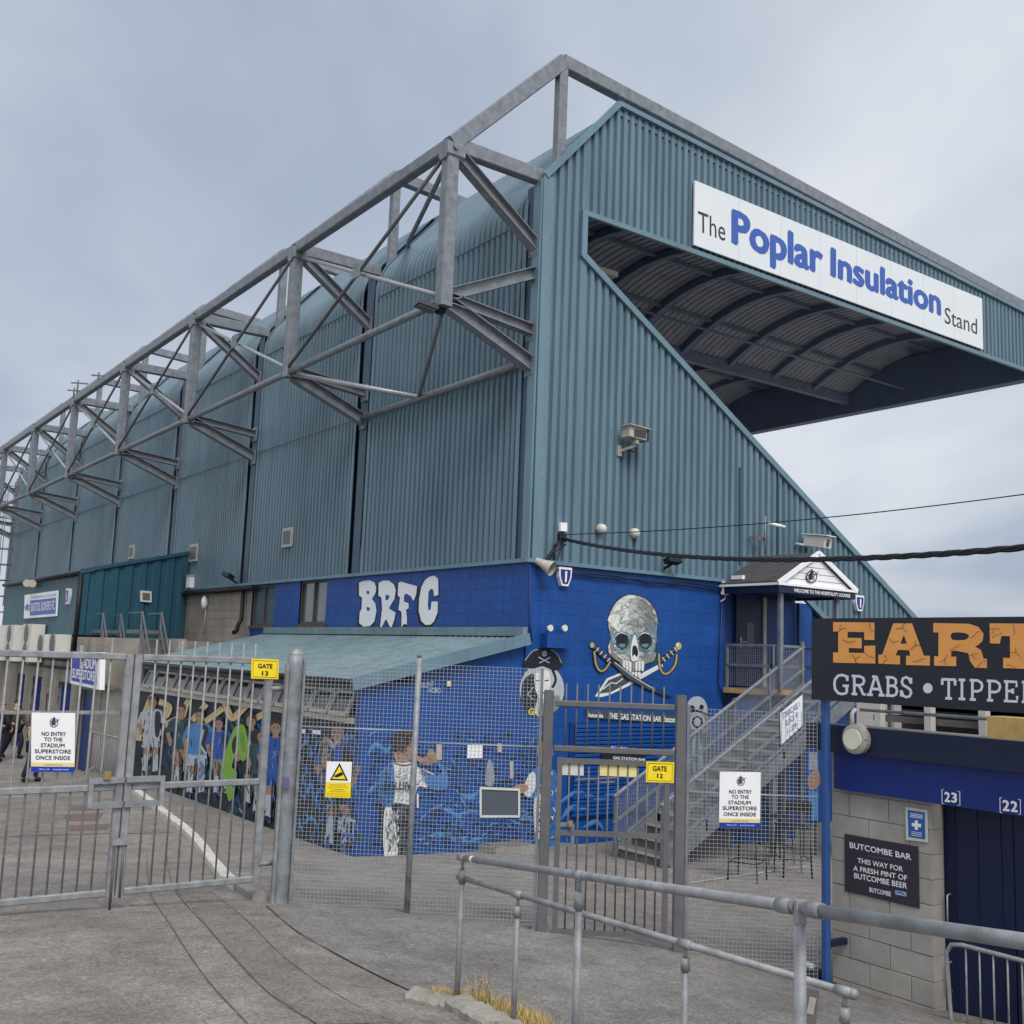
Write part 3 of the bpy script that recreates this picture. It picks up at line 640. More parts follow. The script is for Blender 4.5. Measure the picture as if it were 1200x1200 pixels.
P.smooth([(715, 764), (722, 768), (728, 777), (722, 774), (716, 769)], PBR); P.smooth([(748, 776), (758, 768), (766, 764), (765, 774), (756, 777), (750, 783)], PBD)
for k in range(7): P.smooth([(728.5 + k * 3.6, 777 - abs(k - 3) * .6), (731.5 + k * 3.6, 777 - abs(k - 3) * .6), (731.3 + k * 3.6, 787 - (k > 3) * 1.5), (728.9 + k * 3.6, 787 - (k > 3) * 1.5)], PBL if k != 3 else PBD)
for k in range(6): P.stroke([(731.8 + k * 3.6, 777), (731.8 + k * 3.6, 788)], .7, PK)
for k in range(5): P.smooth([(731 + k * 3.8, 788), (734 + k * 3.8, 788), (733.5 + k * 3.8, 793), (731.5 + k * 3.8, 793)], PBL)
P.poly([(713, 775), (718, 772), (739, 790), (765, 806), (789, 818), (780, 817), (757, 808), (734, 796)], PK); P.poly([(716, 777), (719, 776), (740, 792), (764, 807), (780, 815), (758, 807), (735, 795)], PST); P.stroke([(719, 776), (741, 793), (766, 808)], .8, PBL)
P.stroke([(693, 756), (714, 776)], 6, PK); P.stroke([(695, 757), (713, 774)], 3, PST)
for k in range(4): P.stroke([(697 + k * 4.4, 763 + k * 4), (700.5 + k * 4.4, 759 + k * 4)], 1.0, PBL)
P.ell(692.5, 756, 2.6, 3.2, PGD)
for ww, mm in ((4, PK), (2.4, BRASSY), (.8, PGD)): P.stroke([(695, 763), (697, 778), (702, 786), (708, 784), (714, 775)], ww, mm, True)
P.build('painted_skull', ST, label='painted skull over two crossed cutlasses')
# ---- pirate woman roundel and hatted skull figure
P = Paint(E, .004, .0001); PW = mat('paint_white', (178, 186, 194), .6, 0, .08, 8)
P.ell(635, 808, 26, 30, PW, 28); P.smooth([(612, 800), (625, 790), (630, 815), (622, 838), (612, 825)], PK); P.smooth([(640, 820), (655, 815), (654, 830), (640, 838), (630, 836)], PBD)
P.smooth([(629, 788), (642, 786), (645, 800), (640, 815), (634, 820), (628, 810), (626, 796)], PBL); P.stroke([(628, 798), (633, 797)], 1.4, PK); P.stroke([(638, 798), (643, 797)], 1.4, PK); P.stroke([(633, 812), (639, 812)], 1.5, PK)
P.stroke([(625, 805), (618, 814), (625, 820)], 1.2, PW); P.stroke([(646, 782), (651, 796), (647, 806)], 3, PK, True)
P.smooth([(613, 778), (622, 764), (640, 758), (652, 765), (660, 779), (650, 786), (636, 781), (622, 784)], PK)
P.stroke([(615, 774), (623, 764), (630, 761)], .9, PW, True); P.stroke([(645, 761), (653, 767), (658, 777)], .9, PW, True)
P.ell(638, 766, 3, 3.4, PW); P.stroke([(632, 777), (645, 770)], 1.2, PW); P.stroke([(631, 770), (644, 777)], 1.2, PW); P.ell(637, 766, .7, .8, PK); P.ell(639.4, 766, .7, .8, PK)
P.build('painted_pirate', ST, label='painted pirate woman in a black hat inside a white oval')
text('GAS G', E, (618, 837), (642, 842), (620, 829), mat('paint_yellow', (226, 214, 90), .6, 0, .1, 8), ST, .009, .02)
P = Paint(E, .004, .0001)
P.smooth([(805, 826), (810, 818), (818, 816), (825, 820), (829, 830), (827, 838), (816, 836), (806, 837)], PW); P.ell(811, 830, 3, 3.6, PK); P.ell(822, 829, 2.6, 3.4, PK); P.stroke([(804, 836), (816, 833), (830, 838)], 2.6, PK, True)
P.smooth([(806, 838), (829, 838), (832, 852), (826, 858), (812, 858), (805, 850)], PBD)
for r in (9, 6.5, 4): P.ell(817, 846, r, r + 1, PW if r != 6.5 else PK)
P.smooth([(808, 860), (828, 860), (838, 885), (836, 925), (812, 930), (806, 900)], PST); P.smooth([(812, 866), (820, 866), (824, 900), (818, 920), (812, 900)], PBB); P.build('painted_masked_figure', ST)
# gas station bar: sign, shutter, ledge
sg = board('bar_sign', E, [(686, 831), (794, 838), (794, 848), (686, 841)], .03, PST, ST, .01)
text('THE GAS STATION BAR', E, (711, 842), (773, 846), (711, 835), WHITE, sg, .045, .015); text('butcombe', E, (688, 840), (705, 841), (688, 835), WHITE, sg, .045, .02); text('butcombe', E, (777, 846), (793, 847), (777, 839), WHITE, sg, .045, .02)
a, b = E(672, 848), E(792, 948); sh = bx('shutter_frame', (a.x - .1, YC - .03, a.z + .02), (b.x + .05, YC - .002, b.z - .05), BLUED, ST)
for k in range(22):
    z = a.z - .02 - k * (a.z - b.z) / 22; bm_('slat', (a.x, YC - .045, z - .03), (b.x - .05, YC - .045, z - .03), .03, .062, BLUE, sh, c=.012)
bs = board('bar_board', E, [(701, 874), (752, 878), (752, 893), (701, 890)], .03, PK, ST, .07); text('BUTCOMBE', E, (712, 880), (750, 882.5), (712, 874), WHITE, bs, .105, .02); text('GAS STATION BAR', E, (714, 889), (752, 891.5), (714, 885.5), WHITE, bs, .105, .015)
P = Paint(E, .055); PSK = mat('paint_skin', (160, 128, 108), .6, 0, .15, 12); PLB = mat('paint_light_blue', (70, 130, 190), .6, 0, .2, 8); PMB = mat('paint_mid_blue', (34, 84, 164), .6, 0, .2, 8); PDK = mat('paint_night', (22, 40, 52), .6, 0, .4, 3)
PNT = mat('paint_shadow', (20, 30, 40), .6, 0, .3, 6); PTL = mat('paint_dark_teal', (34, 74, 80), .6, 0, .3, 6); PGN = mat('paint_lime', (124, 172, 62), .6, 0, .15, 9); PGN2 = mat('paint_lime_shade', (96, 150, 46), .6, 0, .15, 9); PBG = mat('paint_ribbon', (208, 186, 138), .6, 0, .12, 9); PBG2 = mat('paint_ribbon_shade', (150, 124, 84), .6, 0, .12, 9)
PHR = mat('paint_hair', (48, 40, 38), .6, 0, .2, 12); PGR = mat('paint_kit_grey', (140, 150, 160), .6, 0, .2, 9)
P.smooth([(673, 912), (690, 908), (705, 910), (718, 906), (722, 912), (712, 918), (695, 916), (675, 916)], PSK)
for st in ([(640, 955), (660, 935), (675, 928), (700, 935), (725, 925), (745, 930)], [(680, 970), (695, 962), (705, 972)], [(655, 960), (668, 945), (690, 950)]): P.stroke(st, 5, PLB, True, True); P.stroke([(x + 1, y + 3) for x, y in st], 2, PMB, True, True)
P.build('painted_arm', ST)
# small fittings that belong to the wall
eb = bx('emergency_light', E(632, 742) + Vector((.03, -.2, 0)), E(662, 760) + Vector((0, -.002, 0)), BLUE, ST)
for x in (639, 656): MB().tube([E(x, 736) + Vector((0, -.08, 0)), E(x, 736) + Vector((0, -.16, 0))], [.04, .06], None, 12).build('lamp_head', LAMP, eb, smooth=True)

# ================================================================== LEAN-TO BAR
GL = gz(XL, 17) - .3
LT = thing('lean_to', (XL, 20.7, gz(XL, 20.7)), 'blue lean-to bar covered in football murals under a pale teal ribbed roof', 'building')
YL1 = 26.55; ZE = 3.16; ZTOP = 4.0
block_wall(LT, 'end_wall', 'x', YC + .001, XL, XW - .005, GL, 3.05, BLUE, BLUE, single=lambda u, z: 1.2 < z and u > 9.6)
bx('end_wall', (XL, YC + .033, 3.051), (XL + .899, YC + .2, 3.13), BLUE, LT); bx('end_wall', (XL + .9, YC + .033, 3.055), (XW - .01, YC + .2, 3.3), BLUE, LT); MB().prism([(XL + .9, YC + .034, 3.305), (XW - .01, YC + .034, 3.305), (XW - .01, YC + .034, 3.95)], (0, .16, 0)).build('end_wall', BLUE, LT)
bx('front_wall', (XL + .005, YC + .21, GL), (XL + .2, YL1, 2.49), PDK, LT, label='mural wall with football players on a dark night background')
rf = MB(); us = []; u = YC - .12
while u < YL1 + .2: us += [(u, 0), (u + .05, 0), (u + .075, 1), (u + .175, 1)]; u += .2
xr = [XL - .22 + (XW - XL + .2) * k / 4 for k in range(5)]
rz = lambda x: ZE + (x - XL + .22) * (ZTOP - .02 - ZE) / (XW - XL + .2)
rf.add([(x, a, rz(x) - .055 * d) for a, d in us for x in xr], [(q * 5 + j, (q + 1) * 5 + j, (q + 1) * 5 + j + 1, q * 5 + j + 1) for q in range(len(us) - 1) for j in range(4)])
rf.build('roof', TEALR, LT)
bm_('verge_trim', (XL - .25, YC - .13, rz(XL - .25) - .06), (XW - .02, YC - .13, rz(XW) - .05), .06, .2, TEALT, LT)
bm_('roof_flashing', (XW - .06, YC - .05, ZTOP + .06), (XW - .06, YL1, ZTOP + .06), .1, .16, TEALR, LT); bx('eaves_beam', (XL + .02, YC + .03, 2.99), (XL + .16, YL1, ZE - .04), TEALD, LT)
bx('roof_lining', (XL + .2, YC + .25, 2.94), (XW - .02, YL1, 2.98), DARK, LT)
bx('end_wall', (XL + .02, YL1 - .2, GL), (XW - .02, YL1, 3.0), CONCD, LT)
tb_('gutter', [(XL - .24, YC - .1, ZE - .04), (XL - .24, YL1 + .15, ZE - .04)], .05, BLACK, LT, 8)
bx('window_back', (XL + .14, YC + .22, 2.5), (XL + .17, YL1 - .2, 2.98), GLASSD, LT)
bx('window_ledge', (XL - .05, YC + .2, 2.46), (XL + .12, YL1 - .2, 2.55), CREAM, LT)
ny = 15
for k in range(ny):
    y0 = YC + .35 + k * (YL1 - YC - .7) / ny; y1 = y0 + (YL1 - YC - .7) / ny - .1
    wn = MB()                                            # top-hung casement swung outwards
    top = Vector((XL + .08, 0, 2.96)); bot = Vector((XL - .07, 0, 2.6))
    def q(y, t): p = top.lerp(bot, t); return Vector((p.x, y, p.z))
    wn.beam(q(y0, 0), q(y0, 1), .05, .06, None, (0, 1, 0)); wn.beam(q(y1, 0), q(y1, 1), .05, .06, None, (0, 1, 0)); wn.beam(q(y0, 1), q(y1, 1), .06, .07); wn.beam(q(y0, .04), q(y1, .04), .05, .05)
    wo = wn.build('window', CREAM, LT); MB().add([q(y0, .05), q(y1, .05), q(y1, .95), q(y0, .95)], [(0, 1, 2, 3)]).build('pane', GLASSD, wo)
# mural of players along the front wall
P = Paint(LF, .005, .00006)
def ribbon(pts, w=7):
    P.stroke(pts, w + 1.5, PBG2, True); P.stroke(pts, w, PBG, True); P.stroke([(x, y - w * .2) for x, y in pts], .7, PBG2, True)
for x, y in ((168, 846), (172, 905), (197, 850), (205, 895), (223, 870), (228, 915), (250, 858), (262, 905), (292, 925), (318, 905), (190, 925), (240, 935), (272, 950)):
    P.smooth([(x - 6, y), (x, y - 8), (x + 7, y - 2), (x + 3, y + 9), (x - 4, y + 6)], PTL)
for st in ([(255, 846), (262, 852), (270, 846), (276, 858)], [(215, 880), (222, 868), (230, 880)], [(268, 930), (273, 945), (279, 932), (283, 950), (290, 938)], [(318, 915), (322, 935), (328, 920)], [(300, 845), (308, 858), (314, 848)]): P.stroke(st, 3, PMB)
random.seed(12)
for k in range(150):
    x = random.uniform(164, 334); y0_ = 826 + (x - 162) * .075; y = random.uniform(y0_, y0_ + 88 + (x - 162) * .28)
    P.stroke([(x, y), (x + random.uniform(-3, 3), y + random.uniform(3, 7)), (x + random.uniform(-6, 6), y + random.uniform(6, 14))], random.uniform(.8, 3), random.choice((PTL, PTL, PST, PDP, PMB, PNT, PB3)), True, True)
ribbon([(163, 868), (166, 850), (176, 822), (181, 815)], 6); ribbon([(187, 822), (199, 828), (196, 838), (190, 840)], 6); ribbon([(193, 850), (205, 844), (214, 840), (219, 826), (223, 820)], 6); ribbon([(222, 850), (234, 835), (243, 825)], 6); ribbon([(241, 846), (252, 838), (262, 830)], 6); ribbon([(264, 822), (270, 838), (275, 841), (284, 832), (290, 826)], 7); ribbon([(300, 842), (310, 836), (320, 826)], 6)
PNT_ = mat('paint_shadow', (20, 30, 40), .6, 0, .3, 6)
def player(x, y, h, kit, shorts, lean=0, hair=PHR, sleeve=None, socks=PW, arms=1):
    """standing figure, x,y = top of head, h = height in image units"""
    u = h / 100.; L = lambda a, b: (x + a * u + lean * b * u / 100, y + b * u)
    for s in (-1, 1):
        P.stroke([L(5 * s, 55), L(6 * s + 1, 74)], 8.5 * u, PSK); P.stroke([L(6 * s + 1, 73), L(7 * s, 95)], 7.5 * u, socks); P.stroke([L(7 * s, 94), L(9 * s, 99)], 5 * u, PK)
    P.poly([L(-10, 46), L(10, 46), L(12, 64), L(1, 64), L(0, 58), L(-1, 64), L(-12, 64)], shorts)
    for s in (-1, 1):
        P.stroke([L(11 * s, 20), L(16 * s, 34)], 7 * u, sleeve or kit); P.stroke([L(16 * s, 33), L((12 if arms else 18) * s, 48)], 5 * u, PSK)
    P.smooth([L(-5, 15), L(5, 15), L(13, 19), L(10, 34), L(11, 50), L(-11, 50), L(-10, 34), L(-13, 19)], kit)
    for _ in range(46):
        a = random.uniform(-14, 15); b = random.uniform(14, 98); P.stroke([L(a, b), L(a + random.uniform(-3, 2), b + random.uniform(4, 10))], random.uniform(.8, 2.2) * u, random.choice((PNT, PDK, PNT, PST, kit)) if abs(a) > 8 or a > 2 else random.choice((PGR, kit, kit, PST, PNT)), False, True)
    P.smooth([L(4, 20), L(11, 22), L(10, 48), L(5, 48)], PNT)
    for s in (-1, 1): P.stroke([L(6 * s + 4, 56), L(7 * s + 4, 94)], 2.6 * u, PNT, False, True)
    P.stroke([L(0, 11), L(0, 17)], 6 * u, PSK); P.ell(*L(0, 7), 5.2 * u, 7 * u, PSK); P.smooth([L(-5.4, 6), L(-4.5, 0), L(0, -1.8), L(4.8, 0), L(5.4, 6), L(2, 2.5), L(-3, 2.8)], hair)
    P.stroke([L(-2.6, 6.6), L(-1, 6.4)], 1.1 * u, PK); P.stroke([L(1.2, 6.4), L(2.8, 6.6)], 1.1 * u, PK); P.stroke([L(-1.6, 10.8), L(1.8, 10.8)], .9 * u, PBR)
player(180, 817, 92, PW, PW, -4); player(213, 826, 100, PTL, PSK, 2); player(236, 832, 102, PLB, PW, -6); player(258, 842, 92, PMB, PBR, 4); P.stroke([(240, 855), (236, 872), (243, 884)], 3, PW); P.stroke([(236, 892), (241, 902), (235, 912)], 3, PLB)
player(296, 838, 108, PK, PK, 3); player(309, 856, 100, PTL, PK, 0)
P.smooth([(277, 853), (287, 849), (292, 862), (293, 884), (286, 892), (281, 880), (276, 872), (279, 882), (274, 898), (280, 906), (276, 932), (270, 938), (266, 918), (261, 915), (262, 895), (270, 870)], PGN); P.smooth([(278, 862), (281, 872), (276, 884), (274, 872)], PK); P.smooth([(284, 858), (289, 864), (289, 882), (285, 876)], PGN2); P.ell(295, 842, 4, 6, PSK); P.smooth([(291, 842), (293, 834), (299, 836), (299, 843), (295, 839)], PHR); P.ell(281, 887, 4, 5, PSK)
player(326, 845, 118, PMB, PMB, -2)
P.build('painted_players', LT, label='row of painted footballers with ribbons on the front wall'); P = Paint(LF, .005, .00006)
player(396, 848, 148, PMB, PK, 0, PHR); P.smooth([(376, 870), (384, 862), (390, 868), (388, 890), (378, 900)], PSK); P.stroke([(384, 862), (392, 876), (396, 868)], 3, PW)
for st in ([(350, 920), (358, 935), (364, 918), (370, 938), (377, 922), (384, 940)], [(352, 880), (360, 868), (366, 884), (374, 866)], [(356, 966), (366, 958), (374, 972)], [(404, 875), (412, 862), (420, 876)], [(405, 930), (413, 920), (421, 935)], [(398, 985), (408, 975), (420, 990)]): P.stroke(st, 4, PLB, True, True); P.stroke([(x, y + 3) for x, y in st], 2, PMB, True, True)
random.seed(4)
for _ in range(120):
    x = random.uniform(346, 424); y0_ = 850 + (x - 346) * .06; y = random.uniform(y0_, 975 + (x - 346) * .3)
    P.stroke([(x, y), (x + random.uniform(-4, 4), y + random.uniform(4, 9)), (x + random.uniform(-5, 5), y + random.uniform(10, 18))], random.uniform(1, 3.4), random.choice((PNT, PTL, PMB, PMB, PST, PLB)), True, True)
P.build('painted_figure', LT, label='painted man on a blue swirling background beside the wall corner')
text('#UTT', LF, (398, 975), (419, 981), (399, 955), PW, LT, .045, .03)
# mural on the lean-to end wall: supporter seen from behind, name on the shirt
P = Paint(E, .004, .00006); PCH = mat('paint_shirt_white', (214, 216, 214), .6, 0, .1, 9); PCB = mat('paint_shirt_blue', (56, 112, 176), .6, 0, .18, 9)
for st in ([(430, 885), (440, 872), (452, 880), (460, 870)], [(432, 930), (440, 918), (448, 932)], [(490, 962), (505, 950), (520, 945), (535, 956), (552, 950), (575, 958)], [(488, 985), (515, 978), (545, 984), (575, 980)], [(560, 940), (575, 930), (592, 938)], [(604, 968), (616, 958), (628, 965)], [(533, 925), (548, 934), (566, 926)]): P.stroke(st, 6, PLB, True, True); P.stroke([(x + 2, y + 4) for x, y in st], 3, PMB, True, True)
random.seed(31)
for k in range(900):
    x, y = random.uniform(430, 640), random.uniform(850, 992)
    if random.random() > .25 + (y - 862) / 160: continue
    a = random.gauss(0, .5); l = random.uniform(5, 16); P.stroke([(x, y), (x + l * .5 * math.cos(a), y + l * .5 * math.sin(a) - random.uniform(0, 3)), (x + l * math.cos(a), y + l * math.sin(a))], random.uniform(.8, 3.2), random.choice((PMB, PMB, PLB, BLUED, BLUED, PDP, PNT, BLUE)), True, True)
P.smooth([(459, 985), (472, 985), (482, 965), (480, 938), (460, 938), (444, 945), (448, 975)], PK); P.smooth([(449, 950), (457, 945), (463, 975), (464, 1003), (449, 1002)], PCH); P.smooth([(463, 950), (482, 945), (482, 985), (476, 1001), (466, 1001)], PST)
P.smooth([(442, 910), (452, 897), (462, 893), (480, 893), (492, 900), (508, 908), (500, 922), (488, 922), (482, 942), (463, 940), (448, 944), (442, 930)], PCH); P.smooth([(442, 910), (452, 897), (460, 895), (460, 940), (448, 944), (441, 930)], PCB)
P.smooth([(492, 902), (508, 908), (516, 904), (508, 892), (511, 888), (522, 905), (524, 920), (516, 926), (500, 922)], PCB); P.smooth([(496, 888), (503, 877), (511, 886), (510, 893), (500, 896), (490, 893), (485, 884)], PSK)
P.smooth([(461, 873), (463, 862), (472, 857), (480, 860), (483, 870), (482, 886), (476, 893), (464, 893), (460, 884)], PSK); P.smooth([(458, 872), (460, 861), (470, 856), (481, 858), (480, 868), (476, 880), (462, 882)], PHR); P.ell(477, 878, 2.2, 4, PSK)
P.stroke([(461, 894), (472, 897), (484, 894)], 2, PST, True); P.stroke([(486, 896), (496, 904), (502, 908)], 1.2, PST); P.ell(468, 962, 6, 11, PST)
# second supporter beside the gate post
P.smooth([(612, 928), (620, 905), (632, 897), (644, 900), (652, 915), (652, 990), (640, 996), (625, 985), (624, 940), (618, 935)], PCB); P.smooth([(625, 935), (640, 935), (640, 980), (626, 978)], PCH); P.smooth([(612, 925), (618, 908), (625, 905), (626, 922), (618, 934)], PCH); P.smooth([(600, 922), (612, 918), (618, 924), (608, 930)], PSK)
P.smooth([(628, 872), (634, 862), (644, 864), (646, 885), (640, 897), (630, 893)], PSK); P.smooth([(627, 874), (631, 862), (644, 860), (646, 872), (636, 868)], PHR)
for k in range(6): P.stroke([(627, 940 + k * 7), (640, 936 + k * 7)], 1.2, PST)
P.smooth([(568, 905), (571, 890), (576, 895), (578, 915), (574, 921), (567, 918)], PGR)
P.step = .00006
brush(160, [(462, 896), (490, 900), (505, 910), (488, 922), (482, 940), (463, 938)], lambda x, y: random.choice((PCH, PGR, PW, PBD, PGR)), (.6, 1.6), (3, 8), (440, 870)); brush(140, [(442, 910), (452, 897), (460, 895), (460, 940), (448, 944), (441, 930)], lambda x, y: random.choice((PCB, PMB, PDP, PLB)), (.6, 1.8), (3, 9), (500, 900)); brush(120, [(449, 950), (463, 945), (482, 945), (482, 985), (476, 1001), (449, 1002)], lambda x, y: random.choice((PST, PNT, PGR, PCH)) if x < 466 else random.choice((PST, PNT, PNT)), (.7, 2), (4, 12), (300, 975))
brush(150, [(625, 905), (644, 900), (652, 915), (652, 990), (640, 994), (626, 984)], lambda x, y: random.choice((PCB, PGR, PST, PMB, PCH)), (.7, 2), (3, 9), (500, 940)); brush(60, [(496, 888), (503, 877), (511, 886), (510, 893), (500, 896), (490, 893)], lambda x, y: random.choice((PSK, PBR, PSK)), (.5, 1.2), (2, 5), (500, 870)); brush(60, [(461, 873), (472, 858), (482, 866), (482, 886), (476, 893), (462, 890)], lambda x, y: random.choice((PHR, PHR, PBR)) if y < 880 else random.choice((PSK, PBR)), (.5, 1.2), (2, 5), (470, 870))
P.build('painted_supporters', LT, label='painted supporter seen from behind with raised arms')
text('COLLINS', E, (445, 925), (482, 925), (446, 915), PK, LT, .085, .02); text('SILENT', E, (493, 806), (508, 804), (493, 800), PW, LT, .012, .01); text('HOBO.', E, (502, 812), (517, 812), (502, 806), PW, LT, .012, .01)
for px, mm in (([(546, 872), (564, 872), (564, 888), (546, 888)], WHITE), ([(510, 872), (516, 872), (516, 890), (510, 890)], CREAM), ([(581, 871), (586, 871), (586, 881), (581, 881)], CREAM), ([(487, 930), (489, 930), (489, 946), (487, 946)], WHITE), ([(596, 892), (600, 892), (600, 912), (596, 912)], CREAM), ([(522, 798), (527, 798), (527, 804), (522, 804)], CREAMY)): board('notice', E, px, .012, mm, LT, .035)
for px in ([(352, 854), (360, 854.5), (360, 859.5), (352, 859)], [(369, 855), (378, 856), (378, 861), (369, 860)]): board('name_plate', LF, px, .02, WHITE, LT, .03)

# ================================================================== HOSPITALITY PORCH AND STAIRCASE
PO = thing('entrance_porch', (17.4, 14.4, 3.1), 'pitched felt porch roof over the hospitality lounge door with white boarded gable', 'porch')
PX0, PX1, PY0, PZ, PA = 16.25, 18.52, 13.6, 5.22, 5.84; PM = (PX0 + PX1) / 2
for s, x in ((-1, PX0 - .08), (1, PX1 + .08)):
    MB().prism([(PM, PY0 - .05, PA + .03), (x, PY0 - .05, PZ), (x, PY0 - .05, PZ + .05), (PM, PY0 - .05, PA + .09)], (0, YC - PY0 + .03, 0)).build('roof_slope', FELT, PO)
P = Paint(on_y(PY0 - .03), .0)
gb = MB().prism([(PX0 + .05, PY0, PZ + .01), (PX1 - .05, PY0, PZ + .01), (PM, PY0, PA)], (0, .06, 0)).build('gable', WHITE, PO)
for k in range(4):
    z = PZ + .13 * (k + 1); hw = (PX1 - PX0) / 2 * (PA - z) / (PA - PZ) - .08
    if hw > .05: bm_('board_joint', (PM - hw, PY0 - .002, z), (PM + hw, PY0 - .002, z), .006, .008, GREYP, gb)
for a, b in (((PX0 - .1, PZ), (PM, PA + .07)), ((PM, PA + .07), (PX1 + .1, PZ))): bm_('barge_board', (a[0], PY0 - .06, a[1]), (b[0], PY0 - .06, b[1]), .03, .1, WHITE, PO)
bx('fascia_board', (PX0 - .06, PY0 - .04, PZ - .17), (PX1 + .06, PY0 + .0, PZ - .035), NAVY, PO); bx('gutter_board', (PX0 - .1, PY0 - .07, PZ - .03), (PX1 + .1, PY0 + .02, PZ + .02), WHITE, PO)
bx('fascia_board', (PX0 - .06, PY0 + .005, PZ - .17), (PX0 - .02, YC - .01, PZ - .035), NAVY, PO); bx('gutter_board', (PX0 - .1, PY0 + .025, PZ - .03), (PX0 - .0, YC - .01, PZ + .015), WHITE, PO); bx('fascia_board', (PX1 + .02, PY0 + .005, PZ - .17), (PX1 + .06, YC - .01, PZ - .035), NAVY, PO)
bx('soffit', (PX0 - .015, PY0 + .005, PZ - .12), (PX1 + .015, YC - .01, PZ - .1), NAVY, PO)
text_w('WELCOME TO THE HOSPITALITY LOUNGE', (PX0 + .38, PY0 - .041, PZ - .14), (PX1 - .12, PY0 - .041, PZ - .14), (PX0 + .38, PY0 - .041, PZ - .07), WHITE, PO, .003, .02)
for x, y in ((PX0 + .18, PY0 + .12), (PX1 - .35, PY0 + .12)): bm_('post', (x, y, 3.17), (x, y, PZ - .12), .09, .09, STEEL, PO, up=(0, 1, 0), c=.012)
bx('floodlight', (PX0 + .0, PY0 + .95, PZ + .12), (PX0 + .08, PY0 + 1.25, PZ + .2), WHITE, PO)
def emblem(fn, cx, cy, r, parent, dark=NAVY, light=WHITE, off=.004, nm='emblem'):
    """round club-style badge with a hatted profile and a cutlass"""
    P = Paint(fn, off); P.ell(cx, cy + r * .1, r * .9, r, dark, 22); P.ell(cx, cy + r * .1, r * .72, r * .82, light, 22)
    P.smooth([(cx - r * .5, cy + r * .6), (cx - r * .55, cy), (cx - r * .2, cy - r * .2), (cx + r * .2, cy - r * .1), (cx + r * .1, cy + r * .3), (cx - r * .1, cy + r * .7)], dark)
    P.smooth([(cx + r * .05, cy + r * .05), (cx + r * .45, cy + r * .2), (cx + r * .4, cy + r * .6), (cx + r * .1, cy + r * .75)], PBD)
    P.smooth([(cx - r * .75, cy - r * .05), (cx - r * .3, cy - r * .5), (cx, cy - r * 1.25), (cx + r * .3, cy - r * .45), (cx + r * .7, cy - r * .1), (cx, cy - r * .2)], dark); P.stroke([(cx - r * .1, cy + r * .4), (cx + r * 1.1, cy - r * .7)], r * .14, dark)
    return P.build(nm, parent)
emblem(on_y(PY0 - .03), 951, 675, 7.2, PO)
# door, deck and stairs
DR = bx('door', (16.72, YC - .005, 3.19), (17.5, YC + .02, 5.0), NAVYD, PO); bx('door_pane', (17.0, YC - .012, 4.05), (17.22, YC - .006, 4.5), GLASSD, DR)
for x in (16.68, 17.54): bm_('door_frame', (x, YC - .02, 3.19), (x, YC - .02, 5.06), .07, .06, NAVY if x < 17 else CREAM, PO, up=(0, 1, 0))
tb_('door_handle', [(16.80, YC - .06, 4.1), (16.95, YC - .06, 4.1)], .015, STEELR, DR, 6); bx('door_handle', (16.79, YC - .03, 3.98), (16.83, YC - .011, 4.2), STEELR, DR)
bx('wall_panel', (17.6, YC - .028, 3.2), (18.3, YC - .008, 5.02), BLUED, PO); tb_('downpipe', [(18.55, YC - .1, 5.0), (18.55, YC - .1, 3.3)], .035, BLUED, PO, 8)
SS = thing('staircase', (14.8, 13.2, gz(14.8, 13.2)), 'galvanised steel staircase with mesh railings climbing to the hospitality lounge', 'staircase')
SY0, SY1, SX0, SX1 = 12.6, 13.8, 12.35, 17.2; SZ0 = gz(12.35, 13.2); DZ = 3.17; NS = 16
bx('deck', (16.3, SY1 + .02, DZ - .12), (18.7, YC - .04, DZ), GREYP, SS); bx('deck_edge', (16.3, SY1 - .01, DZ - .1), (17.15, SY1 + .018, DZ - .0), WOODY, SS); bx('landing', (SX1 + .02, SY0, DZ - .12), (18.7, SY1 - .015, DZ - .002), GREYP, SS)
bx('deck_edge', (16.27, SY1 + .02, DZ - .11), (16.298, YC - .05, DZ - .01), WOODY, SS)
for k in range(NS):
    x0 = SX0 + (SX1 - SX0) * k / NS; z = SZ0 + (DZ - SZ0) * (k + 1) / NS
    st = bx('step', (x0, SY0 + .06, z - .05), (x0 + .33, SY1 - .06, z - .004 * (k % 2)), CONCD if k < 3 else GREYP, SS); bx('nosing', (x0 - .012, SY0 + .062, z - .04), (x0 - .001, SY1 - .062, z + .004), CREAM, st)
    if k < 5: bx('riser', (x0 + .02, SY0 + .07, z - (DZ - SZ0) / NS), (x0 + .05, SY1 - .07, z - .052), CONCD, SS)
sl_ = (DZ - SZ0) / (SX1 - SX0)
